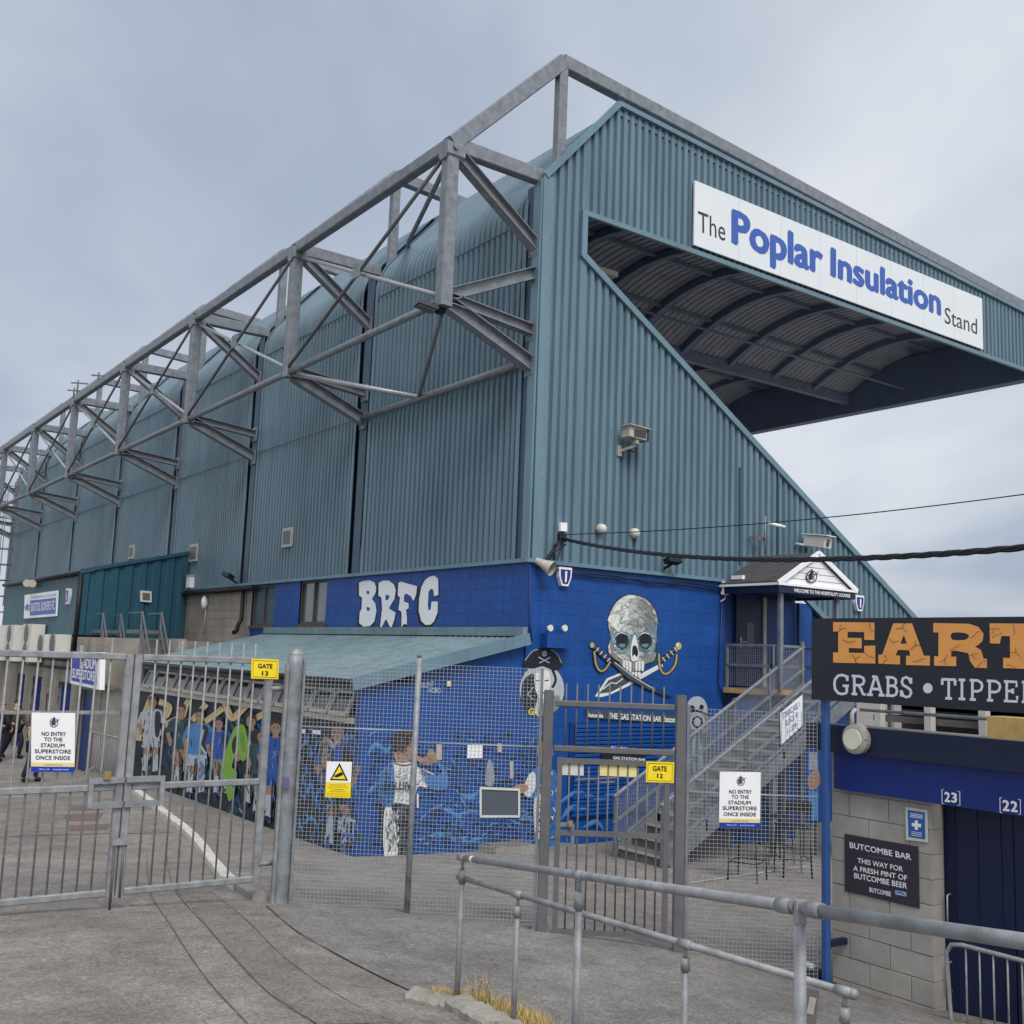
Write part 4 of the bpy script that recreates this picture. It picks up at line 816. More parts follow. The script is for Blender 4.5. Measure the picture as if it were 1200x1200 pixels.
for y in (SY0 + .03, SY1 - .03):
    far = y > 13; bm_('stringer', (SX0 + .05, y, SZ0 + .1), (SX1, y, DZ - .1), .05, .26, STEEL, SS)
    bm_('handrail', (SX0 - .1, y, SZ0 + .98), (SX1, y, DZ + .86), .06, .06, STEEL, SS, c=.012); bm_('mid_rail', (SX0 - .1, y, SZ0 + .55), (SX1, y, DZ + .43), .045, .045, STEEL, SS); bm_('low_rail', (SX0, y, SZ0 + .26), (SX1, y, DZ + .14), .04, .04, STEEL, SS)
    for k in range(6):
        x = SX0 - .06 + (SX1 - SX0) * k / 5; zb = SZ0 + sl_ * (x - SX0); bm_('baluster', (x, y, zb - (.0 if k else .02)), (x, y, zb + 1.0), .05, .05, RUST if (k == 2 and not far) else STEEL, SS, up=(0, 1, 0))
    ms = MB()
    for k in range(22):
        dz = .28 + .70 * k / 21; ms.beam((SX0 - .05, y, SZ0 + dz), (SX1, y, DZ + dz - .12), .004, .004)
    for k in range(98):
        x = SX0 + .05 * k; zb = SZ0 + sl_ * (x - SX0); ms.beam((x, y, zb + .26), (x, y, zb + .96), .004, .004, None, (0, 1, 0))
    ms.build('mesh_infill', STEELR, SS)
def railing(p, q, name='deck_railing'):
    p, q = Vector(p), Vector(q); d = (q - p); n = max(1, int(d.length / .9 + .5)); m = MB()
    for z in (.85, .45): m.beam(p + Vector((0, 0, z)), q + Vector((0, 0, z)), .05, .05)
    for k in range(n + 1): m.beam(p + d * k / n, p + d * k / n + Vector((0, 0, .83)), .05, .05, None, (0, 1, 0))
    r = m.build(name, STEEL, SS); g = MB(); L = d.length
    for k in range(int(L / .05)): g.beam(p + d * (k * .05 / L) + Vector((0, 0, .05)), p + d * (k * .05 / L) + Vector((0, 0, .83)), .004, .004, None, (0, 1, 0))
    for k in range(16): g.beam(p + Vector((0, 0, .05 + k * .05)), q + Vector((0, 0, .05 + k * .05)), .004, .004)
    g.build('mesh_infill', STEELR, r)
railing((16.34, YC - .08, DZ), (16.34, SY1 + .05, DZ)); railing((16.34, SY1 + .03, DZ), (17.15, SY1 + .03, DZ)); railing((18.66, YC - .08, DZ), (18.66, SY0 + .05, DZ))
for x, y in ((15.0, SY0 + .08), (15.0, SY1 - .08), (17.2, SY0 + .08), (18.5, SY0 + .1), (16.5, SY1 - .1), (18.5, YC - .2)): bm_('support_post', (x, y, gz(x, y) - .05), (x, y, (SZ0 + sl_ * (x - SX0) - .1) if x < SX1 else DZ - .12), .1, .1, STEEL, SS, up=(0, 1, 0), c=.012)
bx('understairs_panel', (15.3, SY1 + .1, gz(15.5, 14) - .1), (17.1, SY1 + .14, DZ - .2), BLUE, SS)
sgn = thing('staircase_sign', on_y(SY0 - .02)(926, 860), 'slanted white sign reading STAIRCASE 1 BLOCK A on the stair railing', 'sign'); SN = on_y(SY0 - .03)
board('board', SN, [(914, 836), (940, 814), (940, 850), (915, 873)], .008, WHITE, sgn)
for s, bl, br, tl in (('STAIRCASE 1', (917, 843), (937, 828.5), (916, 836)), ('BLOCK A', (920, 852), (934, 840.5), (919.5, 845)), ('1-29', (922, 861), (933, 852), (922, 855))): text(s, SN, bl, br, tl, LETB, sgn, .0105, .012)

# ================================================================== SHOP, ANNEX AND YARD BUILDINGS (left, beyond the gate)
SH = thing('club_shop', (XL, 36.5, gz(XL, 36)), 'grey block built stadium shop with blue shutters along the far yard', 'building')
ZS0, ZS1 = -.5, 3.72
doors = [(30.75, 31.95, ZS0, 2.25), (33.1, 34.6, ZS0, 2.35), (35.5, 36.1, .9, 1.9), (36.9, 38.2, ZS0, 2.4), (39.4, 40.6, ZS0, 2.4)]
block_wall(SH, 'front_wall', 'y', XL, 29.9, 44.4, ZS0, ZS1, BLOCKF, MORT, holes=doors, single=lambda u, z: z > .6 and u < 37.2)
bx('side_wall', (XL + .21, 29.9, ZS0), (XW, 30.1, ZS1), CONC, SH)
for k, (y0, y1, z0, z1) in enumerate(doors):
    o = bx('shutter' if k != 0 else 'door', (XL + .1, y0, z0), (XL + .14, y1, z1), BLUED if k != 2 else DARK, SH)
    if k not in (0, 2):
        for j in range(8): bm_('panel_rib', (XL + .095, y0 + (j + .5) * (y1 - y0) / 8, max(z0, 0)), (XL + .095, y0 + (j + .5) * (y1 - y0) / 8, z1), .03, .02, HEAD, o, up=(0, 1, 0))
tb_('pipe_run', [(XL - .06, 30.2, 3.05), (XL - .06, 44, 3.0)], .06, BLACK, SH, 6); tb_('pipe_run', [(XL - .08, 31, 2.8), (XL - .08, 38, 2.75), (XL - .08, 44, 2.85)], .04, BLACK, SH, 6)
AN = thing('cabin_annex', (9.6, 38.6, ZS1 + .05), 'dark teal ribbed metal annex with sloping roof above the club shop', 'annex')
az = lambda x: 5.62 + (x - XL) * (6.45 - 5.62) / (XW - XL); AY0, AY1 = 33.0, 44.2
clad(lambda u: (u, AY0, 0), XL, XW - .02, lambda u: 3.78, lambda u: az(u), (0, -1, 0), .42, .05).build('side_wall', TEALD, AN)
clad(lambda u: (XL, u, 0), AY0, AY1, lambda u: 3.78, lambda u: az(XL), (-1, 0, 0), .2, .02).build('front_wall', mat('mid_teal_cladding', (66, 100, 114), .45, 0, .08, 1.4, streak=.3), AN)
MB().prism([(XL - .08, AY0 - .06, az(XL)), (XW - .02, AY0 - .06, az(XW)), (XW - .02, AY0 - .06, az(XW) + .1), (XL - .08, AY0 - .06, az(XL) + .1)], (0, AY1 - AY0 + .06, 0)).build('roof', TEALD, AN)
bx('floor', (XL + .06, AY0 + .06, 3.74), (XW - .05, AY1, 3.8), DARK, AN); tb_('downpipe', [(XL - .05, AY0 - .05, 5.6), (XL - .05, AY0 - .05, 3.3)], .07, BLACK, AN, 8); tb_('gutter', [(XL - .1, AY0, 5.6), (XL - .1, AY1, 5.6)], .06, BLACK, AN, 8)
AS = on_y(AY0); board('window_vent', AS, [(164, 692), (177, 693), (177, 706), (164, 705)], .05, WHITEG, AN); board('vent_grille', AS, [(166.5, 694.5), (175, 695.2), (175, 703.5), (166.5, 703)], .01, GREYP, AN, .051)
cs = thing('club_sign', LF(50, 710), 'white and blue club name sign on the teal annex wall', 'sign')
board('board', LF, [(31, 697.5), (70, 692), (68, 722), (30, 725)], .04, WHITE, cs, .02); board('panel', LF, [(38, 704), (68, 700.5), (67.5, 719), (37.5, 721.5)], .01, LETB, cs, .061)
text('BRISTOL ROVERS FC', LF, (39, 717), (67, 714.5), (39.5, 707), WHITE, cs, .076, .01); text('THE MEMORIAL STADIUM', LF, (38, 702), (68, 698.5), (38, 699.5), LETB, cs, .064)
emblem(LF, 34.5, 712, 4, cs, LETB, WHITE, .064)
SUP = thing('superstore_sign', LF(107, 790) + Vector((-.1, 0, 0)), 'blue lightbox sign reading STADIUM SUPERSTORE above the shop door', 'sign')
LF2 = on_x(XL - .16); board('box', LF2, [(89.5, 764), (124, 764.5), (122.5, 808.5), (88.5, 801)], .14, WHITE, SUP); board('face', LF2, [(91, 765.5), (120.5, 766), (119.5, 803.8), (90, 797.5)], .008, SIGNB, SUP, .1405)
text('STADIUM', LF2, (100, 783), (119, 785), (100.5, 771), WHITE, SUP, .152, .02); text('SUPERSTORE', LF2, (91, 794.5), (118, 799), (91.5, 783), WHITE, SUP, .152, .02)
bracket = board('bracket', LF2, [(95, 756), (98, 756), (98, 764), (95, 764)], .1, STEEL, SUP)
ac_labels = ['air conditioning unit at the far left of the row on the shop wall', 'tall double fan air conditioning unit second from the left gate edge', 'large cream air conditioning unit nearest the rainwater pipe', 'small cream condenser beside the tall air conditioning units', 'small condenser unit closest to the superstore sign']
for k, (x0, x1, yt_, yb_) in enumerate(((1, 17, 733, 773), (20, 38, 733, 774), (41, 59, 732, 775), (61, 75, 744, 768), (76, 89, 744, 765))):
    a_, b_ = LF(x0, yb_), LF(x1, yt_); yA, yB = min(a_.y, b_.y), max(a_.y, b_.y); yA, yB = yA + (yB - yA) * .22, yB; zA, zB = a_.z, b_.z
    u = thing('air_conditioner', (XL - .3, (yA + yB) / 2, zA), ac_labels[k], 'air conditioner', 'air conditioning units on the shop wall'); bdy = MB().box((XL - .48, yA, zA), (XL - .06, yB, zB)).build('casing', WHITEG, u)
    for j in range(2 if k < 3 else 1):
        zc = zA + (zB - zA) * ((j + .5) / (2 if k < 3 else 1)); rr = min((yB - yA) * .36, .3); MB().tube([(XL - .479, (yA + yB) / 2, zc), (XL - .5, (yA + yB) / 2, zc)], rr, None, 18).build('fan_grille', GREYP, u)
    for yy in (yA + .1, yB - .1): bm_('wall_bracket', (XL + .02, yy, zA - .03), (XL - .5, yy, zA - .03), .05, .05, STEEL, u)
# concrete stair block and steel stair between shop and lean-to
RW = thing('retaining_wall', (XL, 28.2, gz(XL, 28)), 'weathered concrete retaining wall between the shop and the mural', 'wall')
bx('wall', (XL + .02, YL1 + .03, -.4), (XL + .3, 29.88, 2.35), CONC, RW); bx('coping', (XL - .04, YL1 + .03, 2.36), (XL + .34, 29.88, 2.46), CONCD, RW); bx('upper_wall', (XL + .9, YL1 + .1, 2.0), (XL + 1.1, 32.9, 3.75), CONC, RW)
for k, (ya, zt) in enumerate(((32.6, 3.95), (28.9, 3.95))):
    t = thing('access_stair', (XL + .6, ya, 2.4), 'short steel access stair with handrail by the superstore sign' if k == 0 else 'short steel access stair with handrail next to the lean-to roof', 'stairs', 'short steel access stairs')
    bx('platform', (XL + .3, ya - .9, zt - .1), (XL + .88, ya + .2, zt), GREYP, t)
    for dx in (.35, .85): bm_('stringer', (XL + dx, ya - .9, zt - .05), (XL + dx, ya - 2.1, 2.46), .05, .16, GREYP, t); bm_('handrail', (XL + dx, ya + .2, zt + .45), (XL + dx, ya - .9, zt + .45), .035, .035, GREYP, t); bm_('handrail', (XL + dx, ya - .9, zt + .45), (XL + dx, ya - 2.1, 2.95), .035, .035, GREYP, t); bm_('post', (XL + dx, ya - .9, zt), (XL + dx, ya - .9, zt + .48), .04, .04, STEEL, t, up=(0, 1, 0))
    for j in range(6): bx('tread', (XL + .38, ya - 1.0 - j * .2, zt - .25 - j * .24), (XL + .82, ya - 1.2 - j * .2, zt - .21 - j * .24), GREYP, t)
# ladder tower at the far end of the stand
LD = thing('caged_ladder', (XW - .6, 58.6, 4), 'tall caged access ladder at the far end of the stand', 'ladder')
for y in (58.3, 58.9): bm_('stile', (XW - .5, y, ZB - 2), (XW - .5, y, 11.8), .07, .05, STEEL, LD, up=(0, 1, 0))
for k in range(38): tb_('rung', [(XW - .5, 58.3, 3.6 + k * .21), (XW - .5, 58.9, 3.6 + k * .21)], .015, STEEL, LD, 5)
for k in range(9): tb_('cage_hoop', [(XW - .5 - .7 * math.sin(math.pi * j / 8), 58.6 + .42 * math.cos(math.pi * j / 8) * 1.1, 4.9 + k * .8) for j in range(9)], .025, STEEL, LD, 5)
for j in (2, 4, 6): tb_('cage_bar', [(XW - .5 - .7 * math.sin(math.pi * j / 8), 58.6 + .46 * math.cos(math.pi * j / 8), 4.9), (XW - .5 - .7 * math.sin(math.pi * j / 8), 58.6 + .46 * math.cos(math.pi * j / 8), 11.3)], .02, STEEL, LD, 5)
an = thing('aerial', (XT, 41.9, 12.7), 'small aerial cluster standing on the far truss chord', 'aerial')
for dy, h in ((0, .75), (.5, .55), (-3.0, .45)): tb_('mast', [(XT + .1, 41.9 + dy, 12.7), (XT + .1, 41.9 + dy, 12.75 + h)], .03, GREYP, an, 6); bm_('arm', (XT - .15, 41.9 + dy, 12.6 + h), (XT + .4, 41.9 + dy - .3, 12.6 + h), .03, .05, GREYP, an)

# ================================================================== POPLAR INSULATION SIGN
PS = thing('stand_name_sign', (20.7, YC - .08, 12.25), 'long white sign with big blue lettering on the roof fascia', 'sign')
SX = [E(810, 250).x + (E(1148, 380).x - E(810, 250).x) * k / 8 for k in range(9)]; SZa, SZb = 12.27, 13.69
for k in range(8): bx('panel', (SX[k] + .004, YC - .09, SZa), (SX[k + 1] - .004, YC - .05, SZb), mat('sign_white', (226, 232, 236), .4, 0, .03, 1.2), PS)
PSF = on_y(YC - .092)
text('The', PSF, (818, 271), (850, 283), (818, 247), LETG, PS, .003, -.006); text('Poplar', PSF, (857, 298), (965, 335), (857, 244), LETB, PS, .003, .03, .97); text('Insulation', PSF, (973, 324), (1103, 371), (973, 289), LETB, PS, .003, .03, .97); text('Stand', PSF, (1107, 378.5), (1145, 392), (1107, 359.5), LETG, PS, .003, -.006)

# ================================================================== VEHICLE GATE 13
gzz = 1.36; gtop = 3.47
def gate_leaf(x0, x1, label, up_from, thin):
    t = thing('gate_leaf', ((x0 + x1) / 2, GY, 1.3), label, 'gate', 'leaves of the vehicle gate'); 
    for x in (x0 + .03, x1 - .03): bm_('stile', (x, GY, gzz - .03), (x, GY, gtop + .03), .07, .07, STEELG, t, up=(0, 1, 0), c=.008)
    for z in (gtop, gzz): bm_('rail', (x0 + .07, GY, z), (x1 - .07, GY, z), .06, .06, STEELG, t, c=.008)
    bm_('mid_rail', (x0 + .07, GY - .005, 2.29), (x1 - .07, GY - .005, 2.29), .05, .06, STEELG, t, c=.008)
    if thin: bm_('thin_rail', (x0 + .07, GY + .02, 2.96), (x1 - .07, GY + .02, 2.96), .02, .03, STEELG, t)
    n = int(round((x1 - x0 - .14) / .122)); 
    for k in range(1, n):
        x = x0 + .07 + (x1 - x0 - .14) * k / n; tb_('bar', [(x, GY + .001, gzz), (x, GY + .001, gtop + (.17 if x > up_from else .02))], .0095, STEELG, t, 6)
    return t
XM = 3.0
G1 = gate_leaf(.35, XM - .01, 'left leaf of the galvanised vehicle gate, carrying the white no entry sign', 2.7, True); G2 = gate_leaf(XM + .01, 4.38, 'right leaf of the galvanised vehicle gate, hinged on the thick post', 0, False)
for t, xa_, xb_ in ((G1, XM - .3, XM - .01), (G2, XM + .01, XM + .34)):
    f = MB()
    for a, b in (((xa_, 2.36), (xb_, 2.36)), ((xa_, 2.14), (xb_, 2.14))): f.beam((a[0], GY - .05, a[1]), (b[0], GY - .05, b[1]), .04, .05)
    x = xa_ if t is G1 else xb_; f.beam((x, GY - .05, 2.12), (x, GY - .05, 2.385), .04, .05, None, (0, 1, 0)); f.build('lock_box', STEELG, t)
bx('latch', (XM - .07, GY - .06, 1.78), (XM + .1, GY - .036, 1.84), STEELG, G1); tb_('drop_bolt', [(XM - .04, GY - .045, 1.75), (XM - .04, GY - .045, gz(XM, GY) - .02)], .012, RUST, G1, 6); tb_('drop_bolt', [(XM + .04, GY - .045, 1.75), (XM + .04, GY - .045, gz(XM, GY) + .1)], .012, GREYP, G2, 6)
bx('padlock', (XM - .2, GY - .09, 2.37), (XM - .14, GY - .06, 2.44), BRASSY, G1)
GP = thing('gate_post', (4.6, GY - .02, 1.1), 'thick galvanised gate post between vehicle gate and mesh fence', 'post'); gpx = FP[0] + .03
pm = MB(); rs = []; pts = []
for k in range(24): pts.append((gpx, FP[1] + .0, 1.0 + 2.55 * k / 23)); rs.append(.082 + .005 * math.sin(k * 2.1))
pm.tube(pts, rs, None, 8).build('shaft', mat('rough_galvanised', (140, 146, 152), .55, .35, .25, 9, bump=.5, bscale=18), GP, smooth=True); MB().tube([(gpx, FP[1], 3.55), (gpx, FP[1], 3.6)], [.08, .05], None, 8).build('cap', STEELG, GP)
bm_('edge_strip', (gpx + .09, FP[1] - .02, 1.05), (gpx + .09, FP[1] - .02, 3.5), .03, .05, STEELG, GP, up=(0, 1, 0)); bm_('edge_strip', (gpx - .09, FP[1] - .02, 1.05), (gpx - .09, FP[1] - .02, 3.45), .03, .04, STEELG, GP, up=(0, 1, 0))
for z in (1.5, 3.2): tb_('hinge', [(4.36, GY - .02, z), (gpx - .06, GY - .02, z)], .025, STEELG, GP, 8)
board('sticker', on_y(FP[1] - .105), [(332, 911), (339, 911), (339, 923), (332, 923)], .004, mat('sticker', (110, 96, 140), .5, 0, .2, 60), GP)
def sign(name, fn, px, m, label, cat='sign', off=.02, th=.006):
    t = thing(name, fn(*px[3]), label, cat); board('board', fn, px, th, m, t, off); return t
GS = on_y(GY - .04)
def no_entry(fn, x, y, s, label):
    """x,y = top-left of the sign, s = image units per 10 of the template (52 x 70)"""
    T = lambda a, b: (x + a * s, y + b * s + a * s * .012)
    t = sign('no_entry_sign', fn, [T(0, 0), T(51, 0), T(50, 69.5), T(-1, 69.5)], WHITE, label, off=0.)
    board('strip', fn, [T(-.6, 58), T(50, 58), T(50, 63), T(-.8, 63)], .002, CREAMY, t, .006); board('strip', fn, [T(-.8, 63.2), T(50, 63.2), T(50, 69.3), T(-1, 69.3)], .002, SIGNB, t, .006)
    for s_, a, b, yy in (('NO ENTRY', 11.5, 40, 27), ('TO THE', 14.5, 36, 33.5), ('STADIUM', 10.5, 38.5, 40.5), ('SUPERSTORE', 3.5, 46, 47.5), ('ONCE INSIDE', 4.5, 45, 55)): text(s_, fn, T(a, yy), T(b, yy), T(a, yy - 4.8), BLACK, t, .0085, .016)
    text('www.bristolrovers.co.uk', fn, T(14, 61.6), T(36, 61.6), T(14, 59.8), LETG, t, .0098); text('official_brfc', fn, T(8, 67), T(21, 67), T(8, 65.3), WHITE, t, .0098); text('bristolroversfc', fn, T(25, 67), T(43, 67), T(25, 65.3), WHITE, t, .0098)
    emblem(fn, T(26, 11)[0], T(26, 11)[1], 5.6 * s, t, LETG, WHITE, .008); return t
no_entry(GS, 37, 835, 1.0, 'white sign NO ENTRY TO THE STADIUM SUPERSTORE on the left gate leaf')
t = sign('gate_number_sign', GS, [(294.5, 772), (326.5, 773), (326, 796), (294, 795)], YEL, 'yellow sign reading GATE 13 on the vehicle gate', off=.0)
for s_, bl, br, tl in (('GATE', (302, 783), (319, 783.6), (302, 777.5)), ('13', (306.5, 791.5), (314, 791.8), (306.5, 786))): text(s_, GS, bl, br, tl, BLACK, t, .009, .025)
P = Paint(GS, .0085); P.stroke([(296.5, 774), (324.5, 775), (324, 794), (296, 793), (296.5, 774)], .5, BLACK); P.build('border', t)

# ================================================================== MESH FENCES AND GATE 12
def Fp(u, z): return Vector((FP[0] + (FQ[0] - FP[0]) * u, FP[1] + (FQ[1] - FP[1]) * u, z))
FL = math.hypot(FQ[0] - FP[0], FQ[1] - FP[1])
def fu(x, y): p = FN(x, y); return math.hypot(p.x - FP[0], p.y - FP[1]) / FL
uL, uR, u48 = fu(639, 950), fu(796, 965), fu(484, 920); fdir = Vector((FQ[0] - FP[0], FQ[1] - FP[1], 0)).normalized()
def mesh_panel(u0, u1, ztop, label, dz=.04):
    z0 = min(Fp(u0, 0).to_tuple() and gz(*Fp(u0, 0)[:2]), gz(*Fp(u1, 0)[:2])); m = MB(); L = (u1 - u0) * FL
    t = thing('mesh_fence', Fp((u0 + u1) / 2, z0), label, 'fence', 'mesh fence panels'); nn = int(L / .038); off = Vector((0, .012, 0))
    for k in range(nn + 1):
        u = u0 + (u1 - u0) * k / nn; p = Fp(u, 0); m.beam(Vector((p.x, p.y, gz(p.x, p.y) + dz)), Vector((p.x, p.y, ztop)), .0036, .0036, None, (0, 1, 0))
    m.build('vertical_wires', STEELR, t); m = MB(); z = z0 + .05
    while z <= ztop + .001:
        m.beam(Fp(u0, z) + off * .4, Fp(u1, z) + off * .4, .0036, .0036); z += .038
    m.build('horizontal_wires', STEELR, t)
    for z in (z0 + 1.75, ): tb_('brace_wire', [Fp(u0, z) - off * .5, Fp(u1, z) - off * .5], .006, STEELR, t, 5)
    return t
mesh_panel(.025, u48 - .004, 3.5, 'welded wire mesh fence panel beside the thick gate post'); mesh_panel(u48 + .004, uL - .012, 3.5, 'welded wire mesh fence panel between thin post and dark gate post'); mesh_panel(uR + .012, .985, 3.17, 'welded wire mesh fence panel between gate 12 and the blue pole')
p = Fp(u48, 0); t = thing('fence_post', (p.x, p.y, gz(p.x, p.y)), 'slim grey steel fence post in the middle of the mesh', 'post'); tb_('shaft', [Vector((p.x, p.y, gz(p.x, p.y) - .05)), Vector((p.x, p.y, 3.56))], .03, STEELG, t, 10); tb_('cap', [Vector((p.x, p.y, 3.56)), Vector((p.x, p.y, 3.59))], .024, GREYP, t, 10)
for u, nm, lab in ((uL, 'gate_post', 'dark square gate post left of gate 12'), (uR, 'gate_post', 'dark square gate post right of gate 12')):
    p = Fp(u, 0); t = thing(nm, (p.x, p.y, gz(p.x, p.y)), lab, 'post', 'posts of gate 12'); bm_('shaft', (p.x, p.y, gz(p.x, p.y) - .05), (p.x, p.y, 3.28), .1, .1, GREYP, t, up=fdir, c=.008); bm_('cap', (p.x, p.y, 3.281), (p.x, p.y, 3.29), .09, .09, GREYP, t, up=fdir)
    q = p + fdir * (-.075 if u == uL else .075); bm_('edge_angle', (q.x, q.y, gz(q.x, q.y)), (q.x, q.y, 3.5 if u == uL else 3.2), .03, .03, STEEL, t, up=fdir)
G12 = thing('pedestrian_gate', Fp((uL + uR) / 2, gz(*Fp((uL + uR) / 2, 0)[:2])), 'narrow steel bar gate number 12 between two dark posts', 'gate'); ua, ub = uL + .012, uR - .012
gb_ = gz(*Fp((uL + uR) / 2, 0)[:2]) + .07
for z in (FN(655, 824).z, FN(655, 877).z): bm_('transom', Fp(ua, z), Fp(ub, z), .06, .06, GREYP, G12, c=.008)
ul, ur = ua + .012, ub - .012; zt_ = FN(660, 891).z
for z, nm in ((zt_, 'leaf_rail'), (gb_, 'leaf_rail'), (FN(672, 976).z, 'leaf_rail')): bm_(nm, Fp(ul, z), Fp(ur, z), .045, .05, GREYP, G12)
for u in (ul, ur): bm_('leaf_stile', Fp(u, gb_ - .02), Fp(u, zt_ + .03), .05, .05, GREYP, G12, up=fdir)
for k in range(1, 11):
    u = ul + (ur - ul) * k / 11; tb_('bar', [Fp(u, gb_), Fp(u, zt_)], .009, GREYP, G12, 6); u = ua + (ub - ua) * k / 11; tb_('upper_bar', [Fp(u, FN(655, 877).z), Fp(u, FN(655, 824).z + .2)], .009, GREYP, G12, 6)
f = MB()
for a, b in (((655, 966), (671, 966)), ((671, 966), (671, 990)), ((671, 990), (655, 990))): f.beam(FN(*a), FN(*b), .035, .04, None, fdir.cross(Vector((0, 0, 1))))
f.build('lock_box', STEEL, G12); board('padlock', FN, [(666, 961), (671, 961), (671, 968), (666, 968)], .03, BRASSY, G12, .03)
FS = lambda d=.03: (lambda x, y: FN(x, y) + plane_normal(Fp(0, 0), Fp(1, 0), Fp(0, 1)) * d)
t = sign('blank_sign', FS(-.03), [(657, 892), (684, 893), (684, 909), (657, 908)], WHITEG, 'blank white panel at the left of gate 12', 'sign'); t['group'] = 'blank panels on gate 12'; t = sign('blank_sign', FS(-.03), [(703, 893), (749, 895), (748, 911), (703, 909)], CREAMY, 'wide cream panel in the middle of gate 12', 'sign'); t['group'] = 'blank panels on gate 12'
t = sign('gate_number_sign', FS(.03), [(757, 892), (789.5, 893), (789, 917), (756.5, 916)], YEL, 'yellow sign reading GATE 12 on the narrow gate', off=.0)
for s_, bl, br, tl in (('GATE', (764.5, 903), (781, 903.6), (764.5, 897)), ('12', (769.5, 911), (776.5, 911.5), (769.5, 906))): text(s_, FS(.03), bl, br, tl, BLACK, t, .009, .025)
P = Paint(FS(.03), .0085); P.stroke([(759, 894), (787.5, 895), (787, 915), (758.5, 914), (759, 894)], .5, BLACK); P.build('border', t)
no_entry(FS(.02), 843, 904, .94, 'white sign NO ENTRY TO THE STADIUM SUPERSTORE on the right mesh fence')
CF = FS(.02); t = sign('cctv_sign', CF, [(383.5, 892), (413, 892.5), (411, 935), (381.5, 934)], YEL, 'yellow and white camera warning sign tied to the mesh fence', off=0.)
board('top_panel', CF, [(383.8, 892.2), (412.8, 892.7), (411.8, 917), (382.6, 916.3)], .002, WHITE, t, .006)
P = Paint(CF, .0085); P.poly([(398.5, 893.5), (408.5, 914.5), (387, 914)], BLACK); P.poly([(398.4, 897.5), (405.6, 912.7), (389.8, 912.3)], YEL); P.poly([(391.5, 909), (401, 904), (403, 907.5), (399, 909.5), (394.5, 911)], BLACK); P.build('warning_triangle', t)
for k, (s_, a, b) in enumerate((('These premises are', 387, 406), ('monitored by 24 hour CCTV', 385, 409), ('surveillance', 390, 404), ('for the purpose of', 388, 406), ('public safety and crime prevention', 384, 410), ('and the protection of property', 384, 410))): text(s_, CF, (a - k * .15, 920 + k * 2.6), (b - k * .15, 920.3 + k * 2.6), (a - k * .15, 918.6 + k * 2.6), BLACK, t, .009)

nb = thing('notice_board', FS(.02)(586, 956), 'grey notice board in a silver frame tied to the mesh fence', 'notice board'); NBF = FS(.02)
board('panel', NBF, [(564, 924), (608, 926), (608, 955), (564, 955)], .015, mat('slate', (84, 92, 102), .4, 0, .05, 2), nb)
f = MB(); nn_ = plane_normal(Fp(0, 0), Fp(1, 0), Fp(0, 1))
for a, b in (((562.5, 923), (609.5, 925)), ((608.5, 926), (608.5, 955.5)), ((609.5, 956), (562.5, 956)), ((563.5, 955.5), (563.5, 924))): f.beam(NBF(*a) + nn_ * .015, NBF(*b) + nn_ * .015, .02, .022, None, nn_)
f.build('frame', WHITEG, nb)
# ================================================================== TURNSTILE BLOCK (right)
TS = thing('turnstile_block', (9.9, 4.5, gz(9.15, 5)), 'low grey concrete block turnstile building with navy doors and blue header', 'building')
TX = on_x(9.15); TY1, TYJ = 6.98, 5.87; TZ0 = .3
block_wall(TS, 'front_wall', 'y', 9.15, TYJ, TY1, TZ0, 2.86, BLOCK, MORT, z_anchor=TX(985, 955).z + .225 * 3, jit=.003)
bx('far_wall', (9.35, TY1 - .2, TZ0), (12.4, TY1, 2.55), BLOCK, TS)
jw = bx('jamb', (9.36, TYJ + .01, TZ0), (9.42, TYJ + .2, 2.4), MORT, TS); row = 0; z = TX(985, 955).z + .225 * 3
while z > TZ0:
    if z < 2.42: bx('block', (9.153, TYJ - .004, max(z - .22, TZ0)), (9.34, TYJ + .004, z - .005), BLOCK, jw)
    z -= .225
bx('roof', (9.3, -4, 2.45), (12.4, TY1 - .21, 2.52), FELT, TS); bx('parapet_board', (8.98, -4, 2.785), (9.13, 7.16, 3.05), NAVY, TS); bx('parapet_board', (9.135, TY1 + .02, 2.785), (9.5, TY1 + .16, 3.04), NAVY, TS); bx('header_board', (9.07, -4, 2.415), (9.14, 6.89, 2.783), HEAD, TS)
dx = 9.36
for k, (a, b) in enumerate(((TYJ + .0, 5.2), (5.19, 4.45), (4.44, 3.7), (3.69, 2.9), (2.89, 2.1), (2.09, 1.3))):
    d = bx('door', (dx, b, .35), (dx + .05, a - .005, 2.43), NAVYD, TS)
    for j in range(3): bm_('door_seam', (dx - .003, b + (a - b) * (j + .5) / 3, .4), (dx - .003, b + (a - b) * (j + .5) / 3, 2.42), .012, .008, NAVY, d, up=(0, 1, 0))
    for zz_2 in ((1.45, .85) if k == 0 else ()): tb_('pull_handle', [(dx - .01, a - .06, zz_2 + .13), (dx - .06, a - .06, zz_2 + .12), (dx - .06, a - .06, zz_2 - .12), (dx - .01, a - .06, zz_2 - .13)], .009, STEELR, d, 6)
bx('end_pier', (9.15, 1.0, TZ0), (9.35, 1.29, 2.41), BLOCK, TS)
HX = on_x(9.07)
